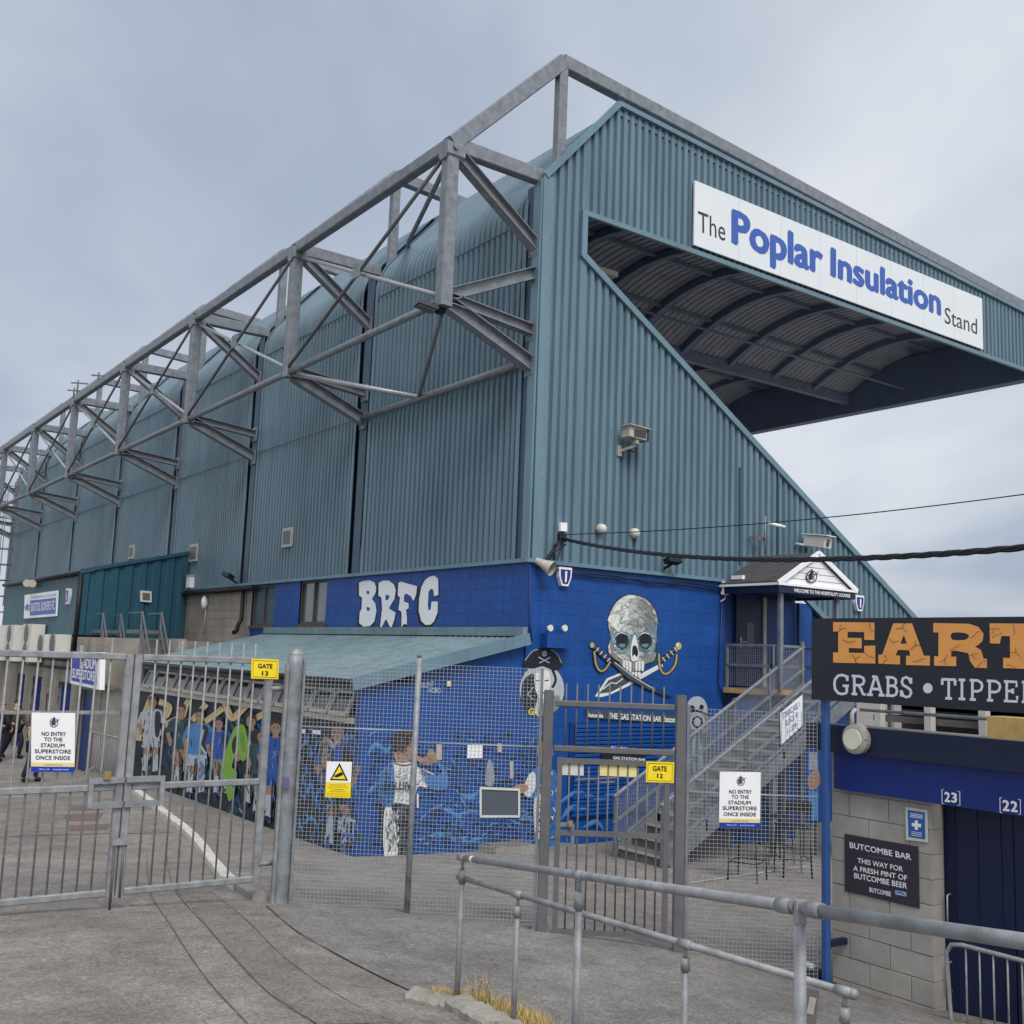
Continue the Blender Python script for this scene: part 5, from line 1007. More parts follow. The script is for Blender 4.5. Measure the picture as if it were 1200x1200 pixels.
for s_, x0, x1, yb_, yt_ in (('23', 1107, 1122, 939.5, 927.5), ('22', 1175, 1193, 950, 937)):
    sl = .118; xm = (x0 + x1) / 2
    for ch, xa_, xb_ in ((s_[0], x0, xm - .5), (s_[1], xm + .5, x1)): text(ch, HX, (xa_, yb_ + (xa_ - x0) * sl), (xb_, yb_ + (xb_ - x0) * sl), (xa_ - .2, yt_ + (xa_ - x0) * sl), WHITE, TS, .004, .03)
    P = Paint(HX, .004)
    P.stroke([(x0 - .5, yt_ - 2), (x0 - 3, yt_ - 2.4), (x0 - 2.6, yb_ + 2.2), (x0 - .2, yb_ + 2.6)], .9, WHITE); P.build('bracket_mark', TS); P = Paint(HX, .004); P.stroke([(x1 + .3, yt_ - .4), (x1 + 3, yt_ + .0), (x1 + 3.2, yb_ + 4.4), (x1 + .4, yb_ + 4)], .9, WHITE); P.build('bracket_mark', TS)
bl = thing('bulkhead_lamp', on_x(8.98)(1005, 866), 'round cream bulkhead lamp on the navy parapet', 'lamp'); c = on_x(8.97)(1005, 866)
MB().tube([c + Vector((.03, 0, 0)), c + Vector((-.05, 0, 0)), c + Vector((-.07, 0, 0))], [.145, .145, .12], None, 24).build('body', CREAM, bl, smooth=False); MB().prism([c + Vector((-.07, .1 * math.cos(R(a)), .1 * math.sin(R(a)))) for a in range(0, 360, 30)], (-.025, 0, 0)).build('lens', LAMP, bl)
for dy in (-.13, .13): MB().ball(c + Vector((-.05, dy, 0)), .014, None, 6).build('clip', GREYP, bl)
tb_('conduit', [c + Vector((0, .06, .14)), c + Vector((.02, .08, .24)), c + Vector((.1, .1, .28))], .02, WHITEG, bl, 6)
WX = on_x(9.148)
t = sign('first_aid_sign', WX, [(1062, 945.5), (1087.5, 949.5), (1088, 987), (1063, 984)], WHITEG, 'small blue first aid sign with white cross in a pale frame', off=.004, th=.012); board('face', WX, [(1065, 949), (1085, 952), (1085.5, 983.5), (1066, 980.5)], .002, mat('poster_blue', (44, 96, 168), .4, 0, .05, 8), t, .0165)
P = Paint(WX, .0195); P.poly([(1073.5, 961), (1077, 961.5), (1077.1, 965), (1080.8, 965.5), (1080.8, 969.5), (1077.1, 969), (1077, 972.5), (1073.5, 972), (1073.5, 968.5), (1070, 968), (1070, 964), (1073.5, 964.5)], WHITE)
for k in range(3): P.stroke([(1068, 953 + k * 1.9), (1083, 955.2 + k * 1.9)], .8, WHITE); P.stroke([(1069.5, 974.5 + k * 2), (1082, 976.2 + k * 2)], .6, WHITE)
P.build('cross_and_text', t)
t = sign('bar_direction_sign', WX, [(990.5, 977), (1076.5, 992), (1078, 1064.5), (991, 1044)], PLUM, 'dark plum sign with white lettering pointing the way to the bar', off=.004, th=.008)
for s_, bl_, br_, tl_ in (('BUTCOMBE BAR', (997, 993.5), (1069, 1008), (996.5, 986.5)), ('THIS WAY FOR', (1006, 1011), (1059, 1021.5), (1006, 1005)), ('A FRESH PINT OF', (1001, 1020), (1064, 1032), (1001, 1014)), ('BUTCOMBE BEER', (1002, 1029), (1064, 1041.5), (1002, 1022.5)), ('BUTCOMBE', (1020, 1045), (1045, 1050.5), (1020, 1039.5))): text(s_, WX, bl_, br_, tl_, WHITE, t, .0135, .012)
P = Paint(WX, .0135); P.poly([(1050, 1043), (1063, 1045.5), (1063.3, 1050.5), (1050.3, 1048)], mat('pale_blue', (150, 180, 220), .5, 0, .1, 9)); P.stroke([(1018, 1002.5), (1045, 1007.5)], .4, PBD); P.stroke([(1052, 1046), (1056, 1045.5), (1061, 1048.5)], 1, PK); P.build('small_logo', t)
# blue pole with the big black sign
BP = thing('sign_pole', (FQ[0], FQ[1], gz(*FQ)), 'blue square steel pole in front of the turnstile block', 'pole')
PXp, PYp = 8.85, 6.82; bm_('shaft', (PXp, PYp, .4), (PXp, PYp, 3.3), .068, .068, POLEB, BP, up=(0, 1, 0), c=.008); bx('wall_bracket', (PXp + .045, PYp - .03, .93), (9.14, PYp + .03, .99), NAVY, BP); bx('base_plate', (PXp - .1, PYp - .1, gz(PXp, PYp) - .02), (PXp + .1, PYp + .1, gz(PXp, PYp) + .02), NAVY, BP)
bm_('upper_shaft', (PXp, PYp, 3.3), (PXp, PYp, 4.05), .06, .06, POLEB, BP, up=(0, 1, 0)); bm_('shaft', (PXp, 2.4, .4), (PXp, 2.4, 4.05), .085, .085, POLEB, BP, up=(0, 1, 0), c=.008)
AD = thing('advertising_board', (8.78, 4.4, 3.3), 'large black board with cracked orange letters EART and GRABS TIPPERS', 'sign'); BXp = 8.80
bx('board', (BXp - .02, 1.2, 3.295), (BXp, 6.935, 4.105), NAVY if False else mat('board_black', (34, 38, 48), .45, 0, .06, 2), AD)
BF = on_x(BXp - .02); P = Paint(BF, .003, .0004)
def slab(polys, x0, x1, m=ORANGE):
    for pl in polys: P.poly(pl, m)
ET = lambda x, y: (x, y + (x - 977) * .022)
P.poly([ET(*q) for q in ((976.5, 729), (1025, 728.5), (1025, 749), (1013, 749), (1013, 740), (993.5, 740), (993.5, 747), (1010, 747), (1010, 759), (995, 759), (995, 764.5), (1013, 764.5), (1013, 756), (1026, 755.5), (1026, 776.5), (976.5, 776.5), (976.5, 764.5), (982.5, 764.5), (982.5, 740), (976.5, 740))], ORANGE)
P.poly([ET(*q) for q in ((1047, 729), (1069, 728.5), (1083, 766), (1090, 766), (1090, 777.5), (1062, 777.5), (1062, 766.5), (1067, 766.5), (1065.5, 760), (1052.5, 760), (1050, 766.5), (1055, 766.5), (1055, 777), (1029.5, 776.5), (1029.5, 766), (1034, 766))], ORANGE); P.poly([ET(*q) for q in ((1055.3, 752.5), (1063, 752.5), (1059.5, 742))], MT['board_black'])
P.poly([ET(*q) for q in ((1094, 727.5), (1136, 727.5), (1147, 731), (1153, 739), (1152, 747), (1147, 752), (1143, 754), (1150, 758), (1153, 768), (1157, 768), (1157, 779), (1143, 779), (1137, 771), (1135, 762), (1121, 759.5), (1115, 760), (1115, 766.5), (1121, 766.5), (1121, 777.5), (1095, 777.5), (1095, 766.5), (1100, 766.5), (1100, 738.5), (1094, 738.5))], ORANGE); P.smooth([ET(*q) for q in ((1116, 738.5), (1131, 738.5), (1136, 742), (1131, 746.5), (1116, 746.5))], MT['board_black'], 2)
P.poly([ET(*q) for q in ((1160, 726.5), (1232, 725.5), (1232, 751), (1219, 751), (1216, 741), (1206, 741), (1206, 766), (1214, 766), (1214, 779), (1176, 778.5), (1176, 766.5), (1184, 766.5), (1184, 741), (1174, 741), (1172, 750), (1160.5, 750))], ORANGE)
random.seed(5)
for cx_, cy_, n_ in ((985, 738, 3), (1003, 772, 3), (995, 752, 2), (1020, 734, 2), (1018, 768, 2), (1058, 734, 3), (1047, 752, 2), (1073, 755, 3), (1040, 772, 2), (1078, 772, 2), (1108, 770, 3), (1140, 764, 3), (1120, 756, 2), (1144, 740, 2), (1150, 774, 2), (1166, 733, 3), (1192, 760, 3), (1190, 734, 2), (1188, 776, 2), (1170, 740, 2)):
    a0 = random.uniform(0, 6.3)
    for k in range(n_):
        a = a0 + k * 6.28 / n_ + random.uniform(-.4, .4); pts = [(cx_, cy_)]
        for j in range(3):
            a += random.uniform(-.6, .6); q = (pts[-1][0] + math.cos(a) * 2.6, pts[-1][1] + math.sin(a) * 2.2); pts.append(q)
        P.stroke([ET(*q) for q in pts], .55, MT['board_black'])
P.build('orange_lettering', AD)
# second line: slab-serif strokes
GL_ = {'G': [[(.92, .78), (.8, .95), (.55, 1), (.3, .95), (.1, .75), (.06, .5), (.1, .25), (.3, .05), (.55, 0), (.8, .06), (.86, .1), (.86, .42)], [(.6, .44), (1, .44)], [(.9, .7), (.9, .98)]],
       'R': [[(.22, 0), (.22, 1)], [(.04, .96), (.6, .96), (.82, .88), (.88, .72), (.8, .57), (.6, .5), (.22, .5)], [(.04, .04), (.42, .04)], [(.5, .5), (.68, .3), (.82, .04), (1, .04)]],
       'A': [[(.12, .04), (.46, .98), (.54, .98), (.88, .04)], [(.27, .34), (.73, .34)], [(-.04, .04), (.32, .04)], [(.68, .04), (1.04, .04)], [(.28, .97), (.56, .97)]],
       'B': [[(.22, 0), (.22, 1)], [(.04, .96), (.6, .96), (.8, .86), (.82, .68), (.7, .55), (.22, .53)], [(.65, .53), (.85, .44), (.9, .26), (.8, .1), (.6, .04), (.04, .04)]],
       'S': [[(.84, .76), (.74, .92), (.5, 1), (.24, .93), (.14, .76), (.24, .6), (.55, .5), (.8, .4), (.9, .24), (.78, .06), (.5, 0), (.24, .07), (.14, .26)], [(.88, .68), (.88, .98)], [(.1, .34), (.1, .02)]],
       'T': [[(.5, 0), (.5, 1)], [(.04, .96), (.96, .96)], [(.08, .68), (.08, .96)], [(.92, .68), (.92, .96)], [(.28, .04), (.72, .04)]],
       'I': [[(.5, 0), (.5, 1)], [(.2, .96), (.8, .96)], [(.2, .04), (.8, .04)]],
       'P': [[(.22, 0), (.22, 1)], [(.04, .96), (.6, .96), (.84, .86), (.9, .7), (.82, .52), (.6, .44), (.22, .44)], [(.04, .04), (.46, .04)]],
       'E': [[(.22, 0), (.22, 1)], [(.04, .96), (.86, .96), (.86, .72)], [(.22, .52), (.62, .52)], [(.62, .4), (.62, .64)], [(.04, .04), (.9, .04), (.9, .3)]]}
LW2 = mat('board_white', (214, 218, 234), .5, 0, .04, 4)
for ch, x0, x1 in (('G', 977, 995), ('R', 997.5, 1015), ('A', 1017, 1036), ('B', 1037.5, 1053), ('S', 1055, 1069.5), ('T', 1103, 1121), ('I', 1121, 1134), ('P', 1136, 1153), ('P', 1156, 1174), ('E', 1176, 1194), ('R', 1197, 1214), ('S', 1217, 1232)):
    yb_ = 813 + (x0 - 977) * .047; hh = 22.5 + (x0 - 977) * .012
    P = Paint(BF, .003, .0003)
    for st in GL_[ch]: P.stroke([(x0 + a * (x1 - x0), yb_ + (a * (x1 - x0)) * .047 - b * hh) for a, b in st], 3.1, LW2)
    P.build('white_letter', AD)
P = Paint(BF, .003); P.ell(1087.5, 806.5, 5.6, 6, LW2); P.build('white_dot', AD)
# seating frames glimpsed between board and parapet
TR = thing('terrace_frame', (16.5, 11, gz(16.5, 10)), 'grey steel terrace frame seen between the black board and navy parapet', 'terrace')
for k in range(9): y = 11.2 - k * .95; bm_('post', (16, y, .3), (16, y, 3.6), .14, .12, WHITEG, TR, up=(0, 1, 0))
for k, z in enumerate((3.25, 2.75, 2.3)): bx('step', (16.1 + k * .0, 3, z), (16.9, 11.4, z + .1), CONCD, TR); bx('riser', (16.92, 3, z - .3), (17.0, 11.4, z + .3), GREYP, TR)
bx('back_panel', (17.4, 2.5, .3), (17.5, 11.6, 3.3), CONCD, TR)
for k in range(5): tb_('guard_rail', [(15.6, 2.5, 2.1 + k * .28), (15.6, 11.3, 2.1 + k * .28)], .03, STEELG if k % 2 else CREAM, TR, 6)
cr_ = bx('crate', (15.2, 8.2, 2.55), (15.7, 8.8, 3.0), WOODY); tag(cr_, 'brown timber crate behind the navy parapet', 'crate')
bx('support', (15.0, 7.6, .3), (15.9, 9.4, 2.54), CONCD, TR)

# ================================================================== HANDRAILS
def fit(t, c, d, r): 
    c, d = Vector(c), Vector(d).normalized(); return tb_('fitting', [c - d * .045, c + d * .045], r, STEELG, t, 12)
HR = thing('handrail', (3.6, 4, 1.6), 'thick galvanised tube handrail sloping across the foreground', 'handrail')
A0, A1 = Vector((4.30, 6.43, 2.185)), Vector((2.80, 1.43, 2.925)); dr = (A1 - A0); Cst = A0 - dr * .012
tK = .782; K = A0 + dr * tK
tb_('rail', [Cst, K - dr.normalized() * .09], .0215, STEELG, HR, 14); tb_('rail', [K + dr.normalized() * .09, A1 + dr * .12], .0222, STEELG, HR, 14)
for tt in (.006, .405):
    p = A0 + dr * tt; g = gz(p.x, p.y); tb_('post', [(p.x, p.y, g - .1), (p.x, p.y, p.z - .12)], .0195, STEELG, HR, 12); tb_('socket', [(p.x, p.y, p.z - .17), (p.x, p.y, p.z - .08)], .027, STEELG, HR, 12); tb_('neck', [(p.x, p.y, p.z - .085), (p.x, p.y, p.z - .03)], .012, STEELG, HR, 8); fit(HR, p, dr, .0255)
g = gz(K.x, K.y); tb_('post', [(K.x, K.y, g - .1), (K.x, K.y, K.z + .0)], .0215, STEELG, HR, 12); bm_('elbow', K + Vector((0, 0, -.05)), K + Vector((0, 0, .028)), .05, .05, STEELG, HR, up=(0, 1, 0), c=.02)
for s in (-1, 1): tb_('fitting', [K + dr.normalized() * .05 * s, K + dr.normalized() * .13 * s], .0275, STEELG, HR, 12); tb_('swivel', [K + dr.normalized() * .02 * s, K + dr.normalized() * .06 * s], .02, STEELG, HR, 8)
MB().tube([A0 + dr * .045, A0 + dr * .055], .0225, None, 12).build('tape', WHITE, HR)
p = A1 + dr * .1; tb_('post', [(p.x, p.y, gz(p.x, p.y) - .05), p], .031, STEELG, HR, 10)
LR = thing('low_handrail', (4.4, 4.5, 1.2), 'thinner lower tube rail on short posts behind the main handrail', 'handrail')
B0, B1 = Vector((4.30, 6.42, 2.05)), Vector((4.449, 3.274, 2.083)); dl = B1 - B0; tb_('rail', [B0 - dl * .015, B1], .0195, STEELG, LR, 12)
for tt in (.2, .665, .985):
    p = B0 + dl * tt; tb_('post', [(p.x, p.y, gz(p.x, p.y) - .1), (p.x, p.y, p.z - .1)], .019, STEELG, LR, 12); tb_('socket', [(p.x, p.y, p.z - .14), (p.x, p.y, p.z - .07)], .026, STEELG, LR, 12); tb_('neck', [(p.x, p.y, p.z - .075), (p.x, p.y, p.z - .02)], .011, STEELG, LR, 8); fit(LR, p, dl, .026)
MB().ball(B1, .027, None, 10).build('end_cap', STEELG, LR, smooth=True)
# crowd barrier by the turnstile doors
CB = thing('crowd_barrier', (8.7, 4.6, gz(8.7, 4.6)), 'galvanised crowd barrier standing before the navy turnstile doors', 'barrier'); bxx = on_x(8.92)
ya, yb2 = bxx(1113, 1130).y, 3.6; za = gz(8.92, ya) - .29
tb_('frame', [Vector((8.92, ya - .16, za + .14)), Vector((8.92, ya - .06, za + .17)), Vector((8.92, ya, za + .3)), Vector((8.92, ya + .03, za + .84)), Vector((8.92, ya - .02, za + .92)), Vector((8.92, ya - .12, za + .94)), Vector((8.92, yb2, za + .94))], .02, STEELG, CB, 10)
tb_('bottom_rail', [(8.92, ya - .12, za + .15), (8.92, yb2, za + .15)], .018, STEELG, CB, 8)
for k in range(1, 13): tb_('bar', [(8.92, ya - .03 - k * .125, za + .15), (8.92, ya - .03 - k * .125, za + .94)], .0085, STEELG, CB, 6)
for y in (ya - .25, yb2 + .1): tb_('foot', [(8.7, y, gz(8.7, y) + .015), (8.92, y, za + .14), (9.1, y, gz(9.1, y) + .015)], .015, STEELG, CB, 6)
# yard crowd barrier near the shop
C2 = thing('crowd_barrier', (7.2, 26.5, gz(7.2, 26.5)), 'steel crowd barrier leaning beside the shop door behind the gate', 'barrier'); z0 = gz(7.3, 27)
tb_('frame', [(7.6, 28.6, z0 + .15), (7.6, 28.6, z0 + 1.1), (7.75, 26.7, z0 + 1.1), (7.75, 26.7, z0 + .15), (7.6, 28.6, z0 + .15)], .02, STEELG, C2, 8)
for k in range(1, 14): y = 28.6 - k * 1.9 / 14; tb_('bar', [(7.6 + .15 * k / 14, y, z0 + .15), (7.6 + .15 * k / 14, y, z0 + 1.1)], .008, STEELG, C2, 5)
for y in (28.3, 27.0): tb_('foot', [(7.2, y, z0 + .0), (7.62, y, z0 + .25), (7.95, y, z0 + .02)], .018, STEELG, C2, 6)

# ================================================================== GROUND DETAIL
def GPx(*pts): return [on_ground(*p) for p in pts]
wk = GPx((312, 1062), (345, 1090), (400, 1122), (455, 1150), (490, 1166), (560, 1185), (700, 1240)); Fz = [Fp(u, 0) for u in (1.0, .7, .4, .1)]
ground_patch('pavement', [(p.x, p.y) for p in wk] + [(5.5, 3.0), (7.2, 3.2), (8.9, 5.0)] + [(p.x, p.y) for p in Fz] + [(4.75, 9.9)], .006, TARL)
SEAM = mat('tarmac_joint', (100, 95, 91), .95, 0, .2, 20)
ground_strip('seam', [p[:2] for p in GPx((312, 1062), (345, 1090), (400, 1122), (455, 1150), (490, 1166))], .014, .011, SEAM)
for pts in ([(172, 1000), (176, 1045), (200, 1085), (240, 1145), (285, 1195), (300, 1215)], [(195, 1000), (205, 1043), (250, 1095), (310, 1160), (370, 1200), (390, 1215)], [(245, 1045), (285, 1075), (325, 1115), (370, 1150), (420, 1180), (470, 1200)]): ground_strip('seam', [p[:2] for p in GPx(*pts)], .009, .008, SEAM)
ground_patch('tarmac_strip', [(p.x, p.y) for p in GPx((206, 1043), (250, 1095), (310, 1160), (372, 1201), (462, 1199), (420, 1181), (370, 1151), (325, 1116), (285, 1076), (246, 1046))], .004, TARD)
for q in ([(80, 945), (122, 943), (120, 949), (82, 950)], [(72, 955), (122, 953), (114, 962), (78, 962)], [(80, 968), (132, 965), (125, 972), (82, 974)]): ground_patch('tarmac_patch', [(p.x, p.y) for p in GPx(*q)], .005, mat('reddish_patch', (116, 98, 92), .9, 0, .15, 6, bump=.4), .3)
ground_strip('seam', [p[:2] for p in GPx((0, 981), (60, 979), (135, 977), (205, 976))], .05, .006, SEAM); 
ground_strip('painted_line', [p[:2] for p in GPx((672, 1028), (740, 1040), (800, 1036), (880, 1025), (960, 1014))], .04, .012, KERBW)
# kerb stones of the raised walk in front of the murals (painted white), each stone its own piece
KB = thing('kerb', gp(6.3, 17), 'curving white painted kerb leading from the gate to the shop', 'kerb')
kp = [p for p in GPx((304, 1056), (286, 1046), (266, 1034), (250, 1015), (240, 1000), (226, 983), (205, 965), (186, 950), (166, 934), (148, 922), (118, 908), (88, 897), (62, 889))]
kc = catmull([(p.x, p.y) for p in kp], 12, False); dist = [0]
for a, b in zip(kc, kc[1:]): dist.append(dist[-1] + math.hypot(b[0] - a[0], b[1] - a[1]))
def kat(s):
    for i in range(len(kc) - 1):
        if dist[i + 1] >= s: f = (s - dist[i]) / (dist[i + 1] - dist[i] + 1e-9); return (kc[i][0] + (kc[i + 1][0] - kc[i][0]) * f, kc[i][1] + (kc[i + 1][1] - kc[i][1]) * f)
    return kc[-1]
s = 0
while s < dist[-1] - .3:
    a, b = kat(s), kat(min(s + .9, dist[-1])); d = Vector((b[0] - a[0], b[1] - a[1], 0)).normalized(); a_, b_ = gp(*a), gp(*b); h = .09 + random.uniform(-.006, .006)
    MB().beam(a_ + Vector((0, 0, h / 2 - .04)), b_ - d * .012 + Vector((0, 0, h / 2 - .04)), .14, h + .08, None, (0, 0, 1), .014).build('kerb_stone', CONC if s < .8 else KERBW, KB); s += .9
# low concrete edging at the bottom with dry grass behind
KE = thing('edging_wall', on_ground(540, 1180), 'broken concrete edging with dry grass under the handrail', 'kerb'); eg = GPx((478, 1168), (534, 1180), (585, 1210), (650, 1250))
for a, b, hh in ((eg[0], eg[1], .05), (eg[1], eg[2], .08), (eg[2], eg[3], .09)):
    d = (b - a).normalized(); sd = Vector((-d.y, d.x, 0)); em = MB(); ns_ = 14; pr = [(-.1, -.06), (-.1, hh - .03), (-.075, hh), (.02, hh), (.08, hh), (.1, hh - .03), (.1, -.06)]; rows_ = []
    for k in range(ns_ + 1):
        c_ = (a + d * .012).lerp(b, k / ns_); rows_ += [c_ + sd * (x + random.gauss(0, .006)) + Vector((0, 0, z + (random.gauss(0, .007) if z > 0 else 0))) for x, z in pr]
    em.add(rows_, [(k * 7 + q, k * 7 + q + 1, k * 7 + 8 + q, k * 7 + 7 + q) for k in range(ns_) for q in range(6)] + [tuple(range(7)), tuple(ns_ * 7 + q for q in range(7))]).build('edging_stone', CONC, KE)
gm_ = MB(); random.seed(3); side = Vector((eg[2].y - eg[1].y, -(eg[2].x - eg[1].x), 0)).normalized()
if side.dot(Vector((1, 1, 0))) < 0: side = -side
for k in range(4200):
    t = random.uniform(.2, 2.8); i = min(int(t), 2); a = eg[i].lerp(eg[i + 1], t - i) + side * random.uniform(.08, .12 + .36 * min(1, t / 1.4)); z = gz(a.x, a.y); h = random.uniform(.03, .1); an_ = random.uniform(0, 6.28); dx_ = Vector((math.cos(an_), math.sin(an_), 0)); r = random.random(); tip = Vector((a.x, a.y, z + h)) + dx_ * h * random.uniform(.3, 1.1); wv = dx_.cross(Vector((0, 0, 1))) * .003
    gm_.add([Vector((a.x, a.y, z)) - wv, Vector((a.x, a.y, z)) + wv, tip], [(0, 1, 2)], GRASSM if r < .9 else GRASSG)
for k in range(46):
    b = eg[1].lerp(eg[2], random.choice((.02, .02, .1, .22, .3, .34))) + side * random.uniform(.1, .18) + Vector((random.gauss(0, .03), random.gauss(0, .03), 0)); z = gz(b.x, b.y); h = random.uniform(.1, .3); an_ = random.uniform(0, 6.28); dx_ = Vector((math.cos(an_), math.sin(an_), 0)); wv = dx_.cross(Vector((0, 0, 1))) * .0025; m1 = Vector((b.x, b.y, z + h * .6)) + dx_ * h * .12; tp = Vector((b.x, b.y, z + h)) + dx_ * h * .4
    gm_.add([Vector((b.x, b.y, z)) - wv, Vector((b.x, b.y, z)) + wv, m1 + wv, m1 - wv, tp], [(0, 1, 2, 3), (3, 2, 4)], GRASSM if random.random() < .7 else GRASSG)
g_ = gm_.build('grass', None); tag(g_, 'dry straw coloured grass along the concrete edging', 'grass', kind='stuff')
random.seed(9); lm = MB()
for k in range(420):
    if random.random() < .5: x, y = random.uniform(-3, 8.5), random.uniform(3.5, 11)
    else: u = random.random(); q = Fp(u, 0); x, y = q.x + random.gauss(0, .12), q.y + random.gauss(0, .12)
    r = random.uniform(.002, .007); lm.ball(gp(x, y, r * .4), r, None, 5, (1, random.uniform(.6, 1.4), .6))
tag(lm.build('loose_grit', CONC), 'scattered pale grit and litter specks on the tarmac', 'grit', kind='stuff')
# small box and brick strip at the foot of the blue pole
t = thing('meter_box', on_ground(950, 1150), 'small dark green box at the foot of the blue pole', 'box'); c = on_ground(948, 1148); MB().beam(c + Vector((0, 0, .0)), c + Vector((0, 0, .12)), .26, .12, None, (1, 0, 0), .03).build('body', mat('dark_green', (44, 58, 56), .5, 0, .15, 9), t); MB().beam(c + Vector((0, 0, .121)), c + Vector((0, 0, .15)), .12, .08, None, (1, 0, 0), .02).build('lid', WHITEG, t)
bp_ = GPx((946, 1160), (960, 1162), (955, 1215), (938, 1215)); ground_patch('brick_strip', [(q.x, q.y) for q in bp_], .012, RUST); bp_ = GPx((949, 1170), (957, 1172), (953, 1192), (945, 1190)); ground_patch('concrete_pad', [(q.x, q.y) for q in bp_], .017, CONC)
t = thing('cellar_hatch', E(585, 990), 'low pale concrete plinth against the blue wall', 'plinth'); bx('slab', (E(561, 985).x, YC - .5, gz(10.6, YC - .3) - .05), (E(608, 985).x, YC - .01, gz(10.6, YC) + .12), CONC, t); bx('lid', (E(563, 985).x, YC - .45, gz(10.6, YC) + .121), (E(606, 985).x, YC - .06, gz(10.6, YC) + .14), CONCD, t)

# ================================================================== BAR FURNITURE
def bar_chair(x, y, rz, label):
    z = gz(x, y); t = thing('bar_chair', (x, y, z), label, 'chair', 'tall black bar chairs'); c_, s_ = math.cos(rz), math.sin(rz); Rr = lambda a, b, h: Vector((x + a * c_ - b * s_, y + a * s_ + b * c_, z + h))
    for a in (-.2, .2):
        for b in (-.2, .2): tb_('leg', [Rr(a * 1.15, b * 1.15, 0), Rr(a, b, .74)], .014, BLACK, t, 6)
        tb_('back_post', [Rr(a, .2, .74), Rr(a, .27, 1.15)], .014, BLACK, t, 6)
    for h in (.28, ): tb_('foot_ring', [Rr(-.22, -.22, h), Rr(.22, -.22, h), Rr(.22, .22, h), Rr(-.22, .22, h), Rr(-.22, -.22, h)], .01, BLACK, t, 6)
    MB().beam(Rr(0, -.22, .76), Rr(0, .22, .76), .44, .035, None, (0, 0, 1), .01).build('seat', BLACK, t); MB().beam(Rr(-.2, .265, 1.1), Rr(.2, .265, 1.1), .02, .16, None, (0, 0, 1), .008).build('backrest', BLACK, t)
for x, y, rz, lab in ((12.9, 11.4, .4, 'tall black bar chair directly below the right no entry sign'), (13.9, 11.35, 2.6, 'tall black bar chair under the stairs nearest the blue pole'), (14.6, 12.3, 1.2, 'tall black bar chair tucked deepest beneath the staircase')): bar_chair(x, y, rz, lab)
bt = thing('poster_board', (16.6, 12.3, gz(16.6, 12.3)), 'mural panel of a supporter under the stairs next to the blue pole', 'panel'); PB_ = on_y(12.4); board('panel', PB_, [(945, 880), (960, 880), (960, 962), (945, 962)], .03, PMB, bt); P = Paint(PB_, .032); P.poly([(946, 882), (956, 881), (957, 903), (946, 902)], PGR); P.smooth([(946, 908), (957, 902), (959, 918), (950, 926), (945, 920)], PSK); P.poly([(946, 928), (957, 928), (957, 960), (946, 960)], PLB); P.build('painting', bt)
for x_ in (945.5, 958.5): q = PB_(x_, 962); bm_('leg', (q.x, q.y + .04, gz(q.x, q.y)), (q.x, q.y + .04, q.z + .3), .05, .05, GREYP, bt, up=(0, 1, 0))

# ================================================================== WALL FITTINGS (each a thing of its own)
def wall_cam(c, d, label, s=1.):
    c, d = Vector(c), Vector(d).normalized(); t = thing('security_camera', c, label, 'camera')
    return t, c, d
t, c, d = wall_cam(E(733, 512) + Vector((0, -.35, 0)), (.3, -.8, -.1), 'large white floodlight style camera housing on the gable cladding')
c = E(736, 511) + Vector((-.05, -.38, 0)); q = .62
Vq = lambda a, b, d: c + Vector((a * q, b * q, d * q))
MB().prism([Vq(-.42, 0, -.16), Vq(.30, 0, -.20), Vq(.32, 0, .14), Vq(-.40, 0, .17)], (0, .36 * q, 0)).build('housing', CREAM, t); bx('glass', Vq(-.22, -.02, -.14), Vq(.26, -.001, .09), GLASSD, t)
MB().prism([Vq(-.46, -.1, .18), Vq(.40, -.1, .14), Vq(.40, -.1, .17), Vq(-.46, -.1, .21)], (0, .5 * q, 0)).build('sun_shield', CREAM, t); bx('hood', Vq(.335, -.08, -.22), Vq(.36, .36, .138), GREYP, t); tb_('pan_head', [Vq(0, .15, -.18), Vq(0, .15, -.36)], .06, CREAM, t, 10); bm_('arm', Vq(0, .15, -.38), Vq(-.3, .58, -.55), .05, .05, CREAM, t); bx('wall_plate', Vq(-.38, .54, -.70), Vq(-.22, .62, -.36), CREAM, t); tb_('cable_loop', [Vq(0, .16, -.36), Vq(.02, .2, -.6), Vq(.06, .3, -.55), Vq(-.1, .5, -.45)], .01, CABLE, t, 6)
t = thing('security_camera', E(940, 635) + Vector((0, -.3, 0)), 'white box camera above the porch ridge', 'camera'); c = E(940, 636) + Vector((0, -.4, 0)); MB().beam(c + Vector((.0, .25, .04)), c + Vector((.05, -.25, -.04)), .3, .24, None).build('housing', WHITEG, t); MB().beam(c + Vector((.0, .3, .18)), c + Vector((.06, -.34, .10)), .36, .02, None).build('sun_shield', WHITE, t); tb_('bracket', [c + Vector((0, .1, -.1)), c + Vector((-.25, .38, -.05))], .03, WHITEG, t, 8); MB().tube([c + Vector((.06, -.25, -.04)), c + Vector((.07, -.27, -.045))], .08, None, 12).build('lens', GLASSD, t)
for x, y, lab in ((703, 620, 'round white dome lamp nearer the wall corner on the cladding'), (742, 625, 'round white dome lamp to the right of its twin on the cladding')):
    c = E(x, y); t = thing('dome_lamp', c + Vector((0, -.1, 0)), lab, 'lamp', 'round dome lamps on the gable'); MB().ball(c + Vector((0, -.06, 0)), .095, None, 16).build('globe', WHITEG, t, smooth=True); MB().tube([c, c + Vector((0, -.05, 0))], .1, None, 16).build('base', CREAM, t)
